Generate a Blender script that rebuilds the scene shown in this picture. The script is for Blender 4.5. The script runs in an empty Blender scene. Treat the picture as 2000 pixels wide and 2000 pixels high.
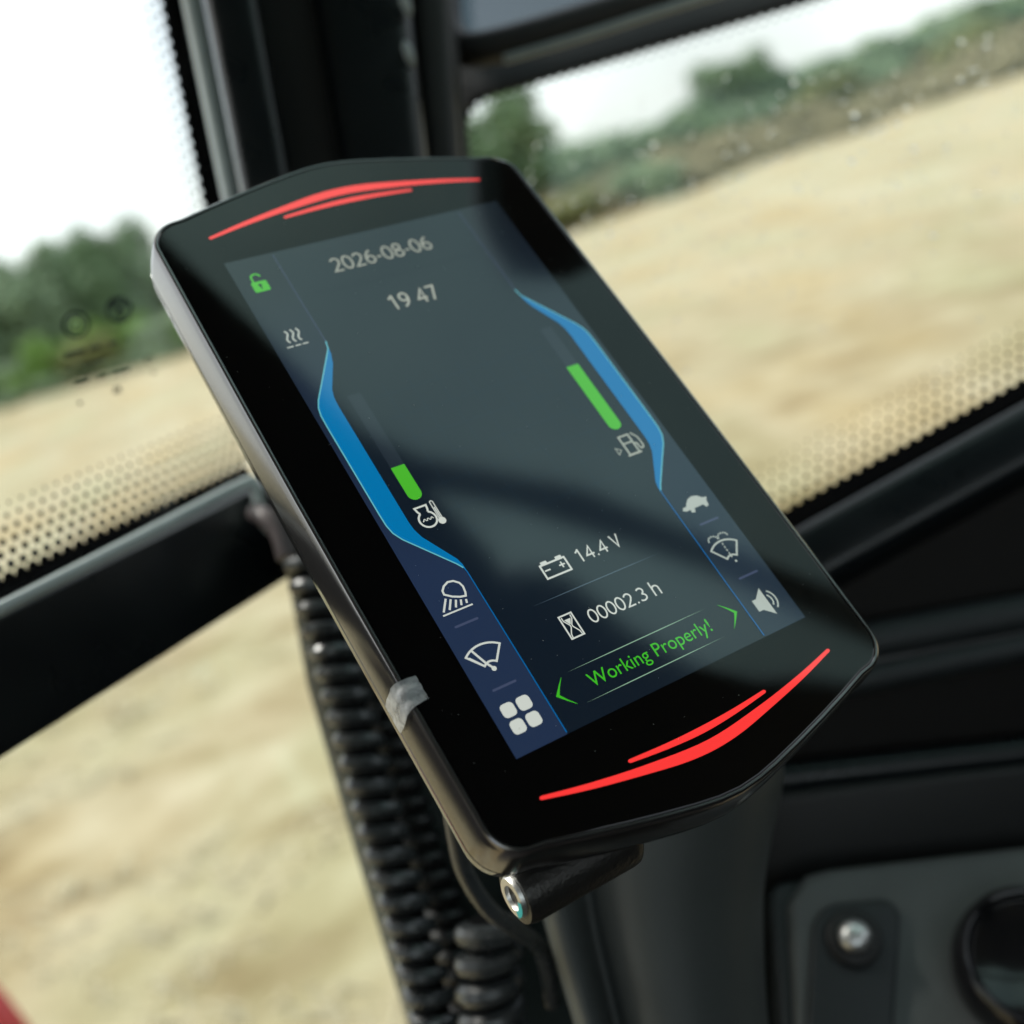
import bpy, bmesh, math, random
from mathutils import Vector, Matrix, noise
random.seed(7)
S = bpy.context.scene
C = S.collection
# ------------------------------------------------------------------ camera, world, sun, exposure
EXPO = 1.55
EYE = Vector((0, 0, 1.9))                      # eye height above the field
F = 2300.0                                     # focal length in 2000ths of the frame
SENSOR = 36.0
CAMROT = Matrix(((0.942379833, -0.334544841, 0.0),     # columns act on (right, down, forward)
                 (-0.0753242117, -0.212180878, 0.974323118),
                 (-0.325954772, -0.918182457, -0.225154307)))
cam = bpy.data.cameras.new('camera')
cam.sensor_width = SENSOR
cam.lens = F / 2000 * SENSOR
cam.clip_start = 0.02
cam.clip_end = 3000
cam.dof.use_dof = True
cam.dof.focus_distance = 0.277
cam.dof.aperture_fstop = 41.4 / 5.6
cam.dof.aperture_blades = 0
camo = bpy.data.objects.new('camera', cam)
C.objects.link(camo)
mw = Matrix.Identity(4)
for i in range(3):
    mw[i][0] = CAMROT[i][0]; mw[i][1] = -CAMROT[i][1]; mw[i][2] = -CAMROT[i][2]; mw[i][3] = EYE[i]
camo.matrix_world = mw
S.camera = camo
S.view_settings.view_transform = 'Standard'
S.view_settings.look = 'None'
S.view_settings.gamma = 1
S.view_settings.use_curve_mapping = False
S.view_settings.exposure = EXPO
S.render.engine = 'CYCLES'
S.cycles.use_denoising = True
S.cycles.max_bounces = 10
S.cycles.transparent_max_bounces = 16
S.cycles.caustics_reflective = False
S.cycles.caustics_refractive = False
S.cycles.sample_clamp_indirect = 6

SUN_EL, SUN_AZ = math.radians(52), math.radians(-60)   # azimuth from +Y towards +X
wd = bpy.data.worlds.new('World'); S.world = wd; wd.use_nodes = True
nt = wd.node_tree; nt.nodes.clear()
sky = nt.nodes.new('ShaderNodeTexSky'); sky.sky_type = 'NISHITA'; sky.sun_disc = False
sky.sun_elevation = SUN_EL; sky.sun_rotation = SUN_AZ
sky.air_density = 1.0; sky.dust_density = 4.0; sky.ozone_density = 1.0
tint = nt.nodes.new('ShaderNodeMix'); tint.data_type = 'RGBA'; tint.blend_type = 'MULTIPLY'; tint.inputs[0].default_value = 1
tint.inputs[6].default_value = (3.25, 3.45, 3.45, 1)
mixs = nt.nodes.new('ShaderNodeMix'); mixs.data_type = 'RGBA'
tc = nt.nodes.new('ShaderNodeTexCoord')
nz = nt.nodes.new('ShaderNodeTexNoise'); nz.inputs['Scale'].default_value = 2.2; nz.inputs['Detail'].default_value = 5
mr = nt.nodes.new('ShaderNodeMapRange'); mr.inputs[1].default_value = .35; mr.inputs[2].default_value = .7
mr.inputs[3].default_value = .68; mr.inputs[4].default_value = .95
nz2 = nt.nodes.new('ShaderNodeTexNoise'); nz2.inputs['Scale'].default_value = 2.6; nz2.inputs['Detail'].default_value = 6
mr2 = nt.nodes.new('ShaderNodeMapRange'); mr2.inputs[1].default_value = .3; mr2.inputs[2].default_value = .7
mr2.inputs[3].default_value = .5; mr2.inputs[4].default_value = 1.12
bg = nt.nodes.new('ShaderNodeBackground'); bg.inputs[1].default_value = 0.15
out = nt.nodes.new('ShaderNodeOutputWorld')
L = nt.links.new
L(tc.outputs['Generated'], nz2.inputs['Vector']); L(nz2.outputs[0], mr2.inputs[0]); L(mr2.outputs[0], tint.inputs[7])
L(tc.outputs['Generated'], nz.inputs['Vector']); L(nz.outputs[0], mr.inputs[0]); L(mr.outputs[0], mixs.inputs[0])
L(sky.outputs[0], mixs.inputs[6]); L(tint.outputs[2], mixs.inputs[7])
L(mixs.outputs[2], bg.inputs[0]); L(bg.outputs[0], out.inputs[0])
sl = bpy.data.lights.new('sun', 'SUN'); sl.energy = 1.2; sl.angle = math.radians(14); sl.color = (1, .96, .9)
so = bpy.data.objects.new('sun', sl); C.objects.link(so)
sd = Vector((math.sin(SUN_AZ) * math.cos(SUN_EL), math.cos(SUN_AZ) * math.cos(SUN_EL), math.sin(SUN_EL)))
so.rotation_euler = (-sd).to_track_quat('-Z', 'Y').to_euler()

# ------------------------------------------------------------------ helpers
def at(px, py, d):
    """point that stands d metres in front of the camera, given by its direction in 2000ths of the frame"""
    return EYE + CAMROT @ Vector(((px - 1000) / F * d, (py - 1000) / F * d, d))

class Plane:
    def __init__(s, a, b, c):
        s.o = a; n = (b - a).cross(c - a).normalized()
        if n.dot(EYE - a) < 0: n = -n
        s.n = n
        s.x = (b - a).normalized(); s.y = n.cross(s.x)
        if s.y.dot(c - a) < 0: s.y = -s.y
    def hit(s, px, py, off=0.0):
        r = at(px, py, 1) - EYE
        k = (s.o + s.n * off - EYE).dot(s.n) / r.dot(s.n)
        return EYE + r * k
    def uv(s, p): return Vector(((p - s.o).dot(s.x), (p - s.o).dot(s.y)))
    def pt(s, u, v, w=0): return s.o + s.x * u + s.y * v + s.n * w

def link(name, me, mat=None, parent=None):
    o = bpy.data.objects.new(name, me)
    C.objects.link(o)
    if mat is not None and len(me.materials) == 0: me.materials.append(mat)
    if parent is not None: o.parent = parent
    return o
def tag(o, label=None, cat=None, group=None, kind=None):
    if label: o['label'] = label
    if cat: o['category'] = cat
    if group: o['group'] = group
    if kind: o['kind'] = kind
    return o
def empty(name, mtx=None):
    o = bpy.data.objects.new(name, None); C.objects.link(o)
    o.empty_display_size = .05
    if mtx is not None: o.matrix_world = mtx
    return o
def finish(bm, name, mat, parent=None, smooth=True, angle=35.0):
    bmesh.ops.recalc_face_normals(bm, faces=bm.faces[:])
    me = bpy.data.meshes.new(name); bm.to_mesh(me); bm.free()
    if smooth:
        me.polygons.foreach_set('use_smooth', [True] * len(me.polygons))
        me.set_sharp_from_angle(angle=math.radians(angle))
    return link(name, me, mat, parent)

def slab_bm(bm, front, back, bevel=0.0, seg=2):
    n = len(front)
    vf = [bm.verts.new(p) for p in front]; vb = [bm.verts.new(p) for p in back]
    f = bm.faces.new(vf); b = bm.faces.new(vb[::-1]); fs = [f, b]
    for i in range(n):
        fs.append(bm.faces.new((vf[i], vb[i], vb[(i + 1) % n], vf[(i + 1) % n])))
    bmesh.ops.recalc_face_normals(bm, faces=fs)
    if bevel > 0:
        bmesh.ops.bevel(bm, geom=list(f.edges), offset=bevel, segments=seg, affect='EDGES', profile=.5, clamp_overlap=True)
def slab(name, pts, plane, off, thick, mat, parent=None, bevel=0.002, seg=3):
    """solid panel: outline on a plane, thickness away from the cab interior"""
    bm = bmesh.new()
    fr = [plane.hit(x, y, off) for x, y in pts]
    bk = [p - plane.n * thick for p in fr]
    slab_bm(bm, fr, bk, bevel, seg)
    return finish(bm, name, mat, parent)

def tube_bm(bm, pts, rads, seg=12, cap=True):
    rings = []
    n = len(pts)
    up = None
    for i, p in enumerate(pts):
        t = (pts[min(i + 1, n - 1)] - pts[max(i - 1, 0)]).normalized()
        if up is None:
            up = Vector((0, 0, 1)) if abs(t.z) < .9 else Vector((1, 0, 0))
        a = (up - t * up.dot(t)).normalized(); b = t.cross(a); up = a
        r = rads[i] if isinstance(rads, (list, tuple)) else rads
        rings.append([bm.verts.new(p + (a * math.cos(2 * math.pi * k / seg) + b * math.sin(2 * math.pi * k / seg)) * r) for k in range(seg)])
    for i in range(n - 1):
        for k in range(seg):
            bm.faces.new((rings[i][k], rings[i][(k + 1) % seg], rings[i + 1][(k + 1) % seg], rings[i + 1][k]))
    if cap:
        bm.faces.new(rings[0][::-1]); bm.faces.new(rings[-1])
def smooth_path(ctrl, n):
    """Catmull-Rom through control points"""
    P = [ctrl[0]] + list(ctrl) + [ctrl[-1]]
    outp = []
    m = len(ctrl) - 1
    for i in range(n):
        s = i / (n - 1) * m; k = min(int(s), m - 1); t = s - k
        a, b, c, d = P[k], P[k + 1], P[k + 2], P[k + 3]
        outp.append(.5 * ((2 * b) + (c - a) * t + (2 * a - 5 * b + 4 * c - d) * t * t + (3 * b - a - 3 * c + d) * t ** 3))
    return outp

def mat(name, col, rough=.5, metal=0.0, bump=0.0, bscale=400, var=0.0, vscale=60, spec=.5, coat=0.0, emis=None, estr=0.0, rvar=0.0):
    m = bpy.data.materials.new(name); m.use_nodes = True
    t = m.node_tree; p = t.nodes['Principled BSDF']
    p.inputs['Base Color'].default_value = (*col, 1); p.inputs['Roughness'].default_value = rough
    p.inputs['Metallic'].default_value = metal; p.inputs['Specular IOR Level'].default_value = spec
    p.inputs['Coat Weight'].default_value = coat
    if emis:
        p.inputs['Emission Color'].default_value = (*emis, 1); p.inputs['Emission Strength'].default_value = estr
    tcn = None
    if bump or var or rvar:
        tcn = t.nodes.new('ShaderNodeTexCoord')
    if var:
        n = t.nodes.new('ShaderNodeTexNoise'); n.inputs['Scale'].default_value = vscale; n.inputs['Detail'].default_value = 4
        mx = t.nodes.new('ShaderNodeMix'); mx.data_type = 'RGBA'
        mx.inputs[6].default_value = (*[c * (1 - var) for c in col], 1); mx.inputs[7].default_value = (*[min(1, c * (1 + var)) for c in col], 1)
        t.links.new(tcn.outputs['Object'], n.inputs['Vector']); t.links.new(n.outputs[0], mx.inputs[0]); t.links.new(mx.outputs[2], p.inputs['Base Color'])
    if rvar:
        n = t.nodes.new('ShaderNodeTexNoise'); n.inputs['Scale'].default_value = vscale * .7; n.inputs['Detail'].default_value = 5
        mm = t.nodes.new('ShaderNodeMapRange'); mm.inputs[1].default_value = .3; mm.inputs[2].default_value = .7
        mm.inputs[3].default_value = max(.01, rough - rvar); mm.inputs[4].default_value = rough + rvar
        t.links.new(tcn.outputs['Object'], n.inputs['Vector']); t.links.new(n.outputs[0], mm.inputs[0]); t.links.new(mm.outputs[0], p.inputs['Roughness'])
    if bump:
        n = t.nodes.new('ShaderNodeTexNoise'); n.inputs['Scale'].default_value = bscale; n.inputs['Detail'].default_value = 2
        b = t.nodes.new('ShaderNodeBump'); b.inputs['Strength'].default_value = bump; b.inputs['Distance'].default_value = .0005
        t.links.new(tcn.outputs['Object'], n.inputs['Vector']); t.links.new(n.outputs[0], b.inputs['Height']); t.links.new(b.outputs[0], p.inputs['Normal'])
    return m

def srgb(r, g, b):
    f = lambda c: (c / 255 / 12.92) if c / 255 <= .04045 else ((c / 255 + .055) / 1.055) ** 2.4
    return (f(r), f(g), f(b))
KE = 1 / 2 ** EXPO
def glow(name, rgb, k=1.0, rough=.08):
    """a lit pixel colour of the display behind its gloss front"""
    c = srgb(*rgb)
    return mat(name, (.002, .002, .003), rough, spec=.95, emis=c, estr=KE * k)

def pane_mat(name, tintc=(.97, .985, .975), refl=.07, dirt=0.0):
    m = bpy.data.materials.new(name); m.use_nodes = True; t = m.node_tree; t.nodes.clear()
    tr = t.nodes.new('ShaderNodeBsdfTransparent'); tr.inputs[0].default_value = (*tintc, 1)
    gl = t.nodes.new('ShaderNodeBsdfGlossy'); gl.inputs['Roughness'].default_value = .01
    lw = t.nodes.new('ShaderNodeLayerWeight'); lw.inputs[0].default_value = .5
    pw = t.nodes.new('ShaderNodeMath'); pw.operation = 'POWER'; pw.inputs[1].default_value = 4
    ad = t.nodes.new('ShaderNodeMath'); ad.operation = 'MULTIPLY_ADD'; ad.inputs[1].default_value = .5; ad.inputs[2].default_value = refl * .5
    mx = t.nodes.new('ShaderNodeMixShader'); o = t.nodes.new('ShaderNodeOutputMaterial')
    l = t.links.new
    l(lw.outputs['Facing'], pw.inputs[0]); l(pw.outputs[0], ad.inputs[0]); l(ad.outputs[0], mx.inputs[0])
    l(tr.outputs[0], mx.inputs[1]); l(gl.outputs[0], mx.inputs[2]); l(mx.outputs[0], o.inputs[0])
    return m

M = {}
M['paint'] = mat('black_satin_paint', (.006, .009, .011), .3, bump=.15, bscale=900, rvar=.06)
M['rubber'] = mat('black_rubber', (.012, .012, .012), .5, bump=.2, bscale=1200)
M['plastic'] = mat('dark_grained_plastic', (.022, .027, .029), .48, bump=.5, bscale=1500, var=.15)
M['greyplastic'] = mat('grey_grained_plastic', (.115, .124, .120), .5, bump=.5, bscale=1500, var=.12)
M['trim'] = mat('brown_black_trim', (.009, .0075, .006), .6, spec=.3, bump=.3, bscale=900, var=.2)
M['frit'] = mat('black_glass_print', (.008, .008, .009), .12)
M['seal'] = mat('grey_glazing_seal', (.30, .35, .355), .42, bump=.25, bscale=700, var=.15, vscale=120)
M['steel'] = mat('bright_steel', (.82, .82, .8), .42, metal=1, bump=.1, bscale=600)
M['darksteel'] = mat('dark_cast_metal', (.06, .058, .055), .38, metal=.7, bump=.4, bscale=900)
M['cable'] = mat('black_cable_sheath', (.05, .056, .058), .3, bump=.1, bscale=600, rvar=.08, spec=.8)
M['core'] = mat('matt_black_core', (.004, .004, .004), .7, spec=.2)
M['red_paint'] = mat('red_machine_paint', (.62, .06, .06), .4, var=.1, vscale=8)
M['pane'] = pane_mat('window_glass')
M['reflpane'] = pane_mat('reflection_tint_glass', (.79, .92, .86), .08)  # unseen panes, tinted to colour the reflection in the display
M['greypane'] = pane_mat('grey_tinted_glass', (.26, .30, .32), .08)

# ------------------------------------------------------------------ ground
def wL(x, y):
    az = math.degrees(math.atan2(x, y)); r = math.hypot(x, y)
    w = max(0, min(1, (2 - az) / 24)); w = w * w * (3 - 2 * w)
    s = max(0, min(1, (r - 25) / 65)); s = s * s * (3 - 2 * s)
    return w * s
def gz(x, y):
    r = math.hypot(x, y)
    h = 1.9 * wL(x, y) if y > 0 else 0
    s = max(0, min(1, (r - 62) / 30)); az = math.degrees(math.atan2(x, y))
    wr = max(0, min(1, (az + 2) / 6)) * max(0, min(1, (60 - az) / 20)) if y > 0 else 0
    h += 1.3 * s * s * (3 - 2 * s) * wr
    k = max(0, min(1, (r - 3) / 10))
    return h + .05 * k * noise.noise(Vector((x * .35, y * .35, 0))) + .03 * noise.noise(Vector((x * 1.7, y * 1.7, 3)))
def ground():
    bm = bmesh.new()
    rs = [0, .6] + [.6 * 1.075 ** i for i in range(1, 122)]
    rs = [r for r in rs if r < 2600]
    na = 220
    prev = None; c = bm.verts.new((0, 0, 0))
    for r in rs[1:]:
        ring = []
        for k in range(na):
            a = 2 * math.pi * k / na; x, y = r * math.sin(a), r * math.cos(a)
            ring.append(bm.verts.new((x, y, gz(x, y))))
        if prev is None:
            for k in range(na): bm.faces.new((c, ring[k], ring[(k + 1) % na]))
        else:
            for k in range(na): bm.faces.new((prev[k], prev[(k + 1) % na], ring[(k + 1) % na], ring[k]))
        prev = ring
    m = bpy.data.materials.new('dry_field'); m.use_nodes = True; t = m.node_tree; p = t.nodes['Principled BSDF']
    p.inputs['Roughness'].default_value = .95; p.inputs['Specular IOR Level'].default_value = .1
    g = t.nodes.new('ShaderNodeNewGeometry'); l = t.links.new
    def nz_(scale, detail, sx=1, sy=1):
        mp = t.nodes.new('ShaderNodeMapping'); mp.inputs['Scale'].default_value = (sx, sy, 1); mp.inputs['Rotation'].default_value = (0, 0, .5)
        n = t.nodes.new('ShaderNodeTexNoise'); n.inputs['Scale'].default_value = scale; n.inputs['Detail'].default_value = detail
        l(g.outputs['Position'], mp.inputs[0]); l(mp.outputs[0], n.inputs['Vector']); return n
    n1 = nz_(.35, 6, 1, .5); n2 = nz_(3.2, 5); n3 = nz_(28, 3)
    r1 = t.nodes.new('ShaderNodeValToRGB'); e = r1.color_ramp.elements
    e[0].position = .3; e[0].color = (.38, .33, .215, 1); e[1].position = .72; e[1].color = (.51, .465, .35, 1)
    k = e.new(.5); k.color = (.455, .41, .295, 1)
    r2 = t.nodes.new('ShaderNodeValToRGB'); e = r2.color_ramp.elements
    e[0].position = .33; e[0].color = (.78, .75, .66, 1); e[1].position = .66; e[1].color = (1.0, 1.0, .98, 1)
    r3 = t.nodes.new('ShaderNodeValToRGB'); e = r3.color_ramp.elements
    e[0].position = .3; e[0].color = (.92, .91, .88, 1); e[1].position = .6; e[1].color = (1, 1, 1, 1)
    a = t.nodes.new('ShaderNodeMix'); a.data_type = 'RGBA'; a.blend_type = 'MULTIPLY'; a.inputs[0].default_value = 1
    b = t.nodes.new('ShaderNodeMix'); b.data_type = 'RGBA'; b.blend_type = 'MULTIPLY'; b.inputs[0].default_value = 1
    l(n1.outputs[0], r1.inputs[0]); l(n2.outputs[0], r2.inputs[0]); l(n3.outputs[0], r3.inputs[0])
    l(r1.outputs[0], a.inputs[6]); l(r2.outputs[0], a.inputs[7]); l(a.outputs[2], b.inputs[6]); l(r3.outputs[0], b.inputs[7])
    n4 = nz_(.55, 4, 1, .35); n5 = nz_(1.6, 4, .6, 1)
    hue = t.nodes.new('ShaderNodeMix'); hue.data_type = 'RGBA'; hue.blend_type = 'MULTIPLY'; hue.inputs[0].default_value = 1
    r4 = t.nodes.new('ShaderNodeValToRGB'); e = r4.color_ramp.elements
    e[0].position = .36; e[0].color = (1.0, .93, .80, 1); e[1].position = .64; e[1].color = (.93, 1.0, .95, 1)
    k = e.new(.5); k.color = (1, 1, 1, 1)
    l(n4.outputs[0], r4.inputs[0]); l(b.outputs[2], hue.inputs[6]); l(r4.outputs[0], hue.inputs[7])
    ln = t.nodes.new('ShaderNodeVectorMath'); ln.operation = 'LENGTH'; l(g.outputs['Position'], ln.inputs[0])
    nr = t.nodes.new('ShaderNodeMapRange'); nr.inputs[1].default_value = 6; nr.inputs[2].default_value = 20; nr.inputs[3].default_value = 1; nr.inputs[4].default_value = 0
    l(ln.outputs['Value'], nr.inputs[0])
    r5 = t.nodes.new('ShaderNodeValToRGB'); e = r5.color_ramp.elements
    e[0].position = .34; e[0].color = (.56, .48, .38, 1); e[1].position = .62; e[1].color = (.95, .93, .90, 1)
    k = e.new(.45); k.color = (.80, .755, .67, 1)
    l(n5.outputs[0], r5.inputs[0])
    near = t.nodes.new('ShaderNodeMix'); near.data_type = 'RGBA'; near.blend_type = 'MULTIPLY'
    l(nr.outputs[0], near.inputs[0]); l(hue.outputs[2], near.inputs[6]); l(r5.outputs[0], near.inputs[7]); l(near.outputs[2], p.inputs['Base Color'])
    bp = t.nodes.new('ShaderNodeBump'); bp.inputs['Strength'].default_value = .25; bp.inputs['Distance'].default_value = .03
    l(n3.outputs[0], bp.inputs['Height']); l(bp.outputs[0], p.inputs['Normal'])
    tag(finish(bm, 'ground', m), kind='structure')
ground()

def straw():
    """loose cut straw and stubble tufts over the near field"""
    rnd = random.Random(3)
    m = mat('dry_straw', (.46, .41, .27), .8, var=.3, vscale=2.5)
    bm = bmesh.new()
    n = 0
    while n < 1200:
        az = math.radians(rnd.uniform(-34, 6)); r = rnd.uniform(1.8, 16) if rnd.random() < .8 else rnd.uniform(10, 34)
        cx, cy = r * math.sin(az), r * math.cos(az)
        dens = noise.noise(Vector((cx * .9, cy * .9, 9)))
        if dens < -.1 + .3 * rnd.random() - .15: continue
        n += 1
        z = gz(cx, cy)
        for b in range(5):
            a = rnd.uniform(0, 6.28); ln = rnd.uniform(.05, .14) * (1 + r * .03); lean = rnd.uniform(1.1, 1.5)
            w = .004 + r * .0009
            d = Vector((math.sin(a) * math.sin(lean), math.cos(a) * math.sin(lean), math.cos(lean)))
            s = Vector((math.cos(a), -math.sin(a), 0)) * w
            p = Vector((cx + rnd.uniform(-.05, .05), cy + rnd.uniform(-.05, .05), z - .005))
            v = [bm.verts.new(p - s), bm.verts.new(p + s), bm.verts.new(p + d * ln * .6 + s * .7 + Vector((0, 0, .01))), bm.verts.new(p + d * ln * .6 - s * .7 + Vector((0, 0, .01))), bm.verts.new(p + d * ln)]
            bm.faces.new((v[0], v[1], v[2], v[3])); bm.faces.new((v[3], v[2], v[4]))
    me = bpy.data.meshes.new('straw'); bm.to_mesh(me); bm.free()
    tag(link('straw', me, m), 'pale dry straw and stubble scattered over the near field', 'straw', kind='stuff')
straw()

# ------------------------------------------------------------------ trees, bushes
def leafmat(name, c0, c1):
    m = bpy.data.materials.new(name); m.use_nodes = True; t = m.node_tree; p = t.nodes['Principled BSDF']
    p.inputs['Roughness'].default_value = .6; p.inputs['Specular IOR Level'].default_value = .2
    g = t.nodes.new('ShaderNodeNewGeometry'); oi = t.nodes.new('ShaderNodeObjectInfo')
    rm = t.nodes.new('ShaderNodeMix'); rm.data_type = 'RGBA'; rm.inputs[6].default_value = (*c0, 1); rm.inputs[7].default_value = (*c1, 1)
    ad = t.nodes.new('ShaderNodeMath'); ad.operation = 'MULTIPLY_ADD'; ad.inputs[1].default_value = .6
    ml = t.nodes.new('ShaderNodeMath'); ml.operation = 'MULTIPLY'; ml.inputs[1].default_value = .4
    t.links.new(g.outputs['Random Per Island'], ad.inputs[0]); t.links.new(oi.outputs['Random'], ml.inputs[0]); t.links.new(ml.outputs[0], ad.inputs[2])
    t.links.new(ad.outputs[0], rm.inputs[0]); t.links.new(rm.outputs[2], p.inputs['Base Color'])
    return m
LM = {'dark': leafmat('dark_leaves', (.12, .20, .11), (.23, .34, .18)),  # leaf tones lifted to paint in veiling haze from the glass
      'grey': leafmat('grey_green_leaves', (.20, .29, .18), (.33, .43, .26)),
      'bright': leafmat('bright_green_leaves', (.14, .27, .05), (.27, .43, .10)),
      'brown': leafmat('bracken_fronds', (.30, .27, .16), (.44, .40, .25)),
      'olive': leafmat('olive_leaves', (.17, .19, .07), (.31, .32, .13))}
M['bark'] = mat('bark', (.09, .075, .055), .9, bump=.5, bscale=6, var=.3, vscale=3)
def crown_mesh(name, seed, w, h, z0, n, lf, mt, lobes=9, flat=False):
    rnd = random.Random(seed)
    L_ = []
    for i in range(lobes):
        a = rnd.uniform(0, 6.28); rr = rnd.uniform(.15, .62) * w
        L_.append((Vector((rr * math.cos(a), rr * math.sin(a), z0 + h * rnd.uniform(.12, .82))), rnd.uniform(.24, .46) * w * (1 if not flat else .9)))
    L_.append((Vector((0, 0, z0 + h * .6)), .5 * w))
    bm = bmesh.new()
    for i in range(n):
        c, r = L_[rnd.randrange(len(L_))]
        d = Vector((rnd.gauss(0, 1), rnd.gauss(0, 1), rnd.gauss(0, 1))).normalized()
        p = c + d * r * (rnd.random() ** .45) * Vector((1, 1, 1)).x
        if noise.noise(p * (1.6 / max(w * .35, .4)) + Vector((seed, 0, 0))) < -.22: continue
        p.z = max(p.z, z0 * .3)
        nrm = (d + Vector((rnd.uniform(-.8, .8), rnd.uniform(-.8, .8), rnd.uniform(-.2, 1)))).normalized()
        a = nrm.orthogonal().normalized(); b = nrm.cross(a)
        th = rnd.uniform(0, 6.28); a, b = a * math.cos(th) + b * math.sin(th), b * math.cos(th) - a * math.sin(th)
        s = lf * rnd.uniform(.6, 1.4)
        bm.faces.new([bm.verts.new(p + q) for q in (a * s, b * s * .55 + nrm * s * .15, -a * s, -b * s * .55 + nrm * s * .15)])
    me = bpy.data.meshes.new(name); bm.to_mesh(me); bm.free(); me.materials.append(mt)
    return me, L_
def trunk_mesh(name, seed, h, r, lobes):
    rnd = random.Random(seed); bm = bmesh.new()
    top = Vector((rnd.uniform(-.3, .3), rnd.uniform(-.3, .3), h * .55))
    tube_bm(bm, [Vector((0, 0, -.3)), Vector((0, 0, h * .2)), top * .8, top, top + Vector((0, 0, h * .25))], [r * 1.3, r, r * .75, r * .6, r * .2], 8)
    for c, rr in lobes[:6]:
        s = Vector((0, 0, h * rnd.uniform(.25, .45)))
        tube_bm(bm, [s, s.lerp(c, .5) + Vector((0, 0, .2)), c], [r * .45, r * .3, r * .1], 6)
    me = bpy.data.meshes.new(name); bm.to_mesh(me); bm.free(); me.materials.append(M['bark'])
    return me
kinds = []
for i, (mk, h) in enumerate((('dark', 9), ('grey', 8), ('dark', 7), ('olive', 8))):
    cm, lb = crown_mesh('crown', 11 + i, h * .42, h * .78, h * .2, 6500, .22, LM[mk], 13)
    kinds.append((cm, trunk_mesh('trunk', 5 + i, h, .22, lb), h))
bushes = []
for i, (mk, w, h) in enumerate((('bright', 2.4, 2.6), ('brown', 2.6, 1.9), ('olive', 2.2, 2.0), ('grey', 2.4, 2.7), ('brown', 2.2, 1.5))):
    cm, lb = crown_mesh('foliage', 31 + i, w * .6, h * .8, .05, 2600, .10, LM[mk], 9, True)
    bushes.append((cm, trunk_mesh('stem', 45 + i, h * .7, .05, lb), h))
def plant(kind, name, trio, x, y, h, label, cat, group, wide=1.0):
    root = empty(name)
    cm, tm, h0 = trio; s = h / h0
    root.location = (x, y, gz(x, y) - .05); root.scale = (s * wide, s * wide, s); root.rotation_euler = (0, 0, random.uniform(0, 6.28))
    tag(root, label, cat, group)
    a = bpy.data.objects.new('crown' if kind == 'tree' else 'foliage', cm); C.objects.link(a); a.parent = root
    b = bpy.data.objects.new('trunk' if kind == 'tree' else 'stem', tm); C.objects.link(b); b.parent = root
    return root
def polar(px, dist):
    """ground position below the horizon point seen at px"""
    v = at(px, 791 - .355 * px, 1) - EYE
    az = math.atan2(v.x, v.y)
    return dist * math.sin(az), dist * math.cos(az)
def top_h(px, py, dist):
    """height of a thing whose top is seen at px, py from this distance"""
    v = at(px, py, 1) - EYE
    hd = math.hypot(v.x, v.y)
    return EYE.z + v.z / hd * dist
# distant tree line: (px, top py, dist, kind, words)
tl = [(-130, 470, 96, 0, 'dark tree left of the windscreen view'), (-40, 500, 90, 1, 'grey green tree at the left rim of the windscreen'),
      (35, 478, 97, 0, 'dark green tree in the far left corner of the windscreen'), (105, 468, 92, 1, 'grey green tree second from the left in the windscreen'),
      (175, 428, 98, 1, 'tallest pale tree in the windscreen view'), (245, 425, 94, 0, 'dark tree right of the tallest pale one in the windscreen'),
      (310, 432, 100, 2, 'broad dark tree near the windscreen pillar'), (380, 450, 95, 0, 'dark tree just left of the display corner'),
      (450, 440, 99, 1, 'pale tree hidden mostly by the display corner'), (520, 420, 96, 2, 'tree behind the windscreen pillar'),
      (930, 285, 92, 1, 'tree at the left rim of the side window'), (1000, 205, 88, 2, 'small rounded dark tree left of the gap in the side window'),
      (1055, 210, 90, 1, 'grey green tree beside the gap in the side window'),
      (1215, 268, 112, 1, 'low distant tree just right of the gap'), (1270, 258, 110, 3, 'low olive tree in the distant middle hedge'),
      (1335, 240, 112, 1, 'low grey green tree left of the big dark tree'), (1380, 225, 108, 2, 'low dark tree beside the big one'),
      (1450, 112, 92, 0, 'big dark rounded tree in the middle of the side window'), (1505, 130, 95, 2, 'dark tree leaning on the big rounded one'),
      (1570, 150, 94, 0, 'dark tree right of the big rounded one'), (1640, 150, 96, 2, 'lower dark tree in the right hedge line'),
      (1705, 140, 95, 1, 'grey green tree in the right hedge line'), (1765, 112, 98, 0, 'dark tree before the tall one at the right rim'),
      (1830, 105, 94, 2, 'rounded dark tree near the right rim'), (1905, 45, 92, 0, 'tall dark tree at the right rim of the side window'),
      (1985, 10, 90, 0, 'tallest dark tree cut by the right rim'), (2080, 0, 92, 1, 'grey green tree right of the view')]
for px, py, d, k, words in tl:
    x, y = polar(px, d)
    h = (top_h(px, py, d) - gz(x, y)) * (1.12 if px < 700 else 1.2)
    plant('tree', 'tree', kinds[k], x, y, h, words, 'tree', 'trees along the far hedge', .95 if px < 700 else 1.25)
rb = random.Random(21)
left_b = [(-110, 3.6, 3, 'grey green bush outside the left rim of the windscreen'), (-20, 4.2, 0, 'bright green bush at the left rim of the windscreen'),
          (45, 3.4, 3, 'grey green bush in the far left corner of the field edge'), (110, 4.4, 0, 'bright green bush left of the glass safety stamp'),
          (165, 3.2, 2, 'olive bush just above the glass safety stamp'), (215, 4.6, 0, 'large bright green bush behind the glass safety stamp'),
          (275, 4.0, 0, 'bright green bush right of the glass safety stamp'), (330, 3.4, 3, 'grey green bush beside the left edge of the display'),
          (390, 4.2, 0, 'bright green bush half hidden by the display'), (450, 3.4, 2, 'olive bush behind the display corner')]
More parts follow.
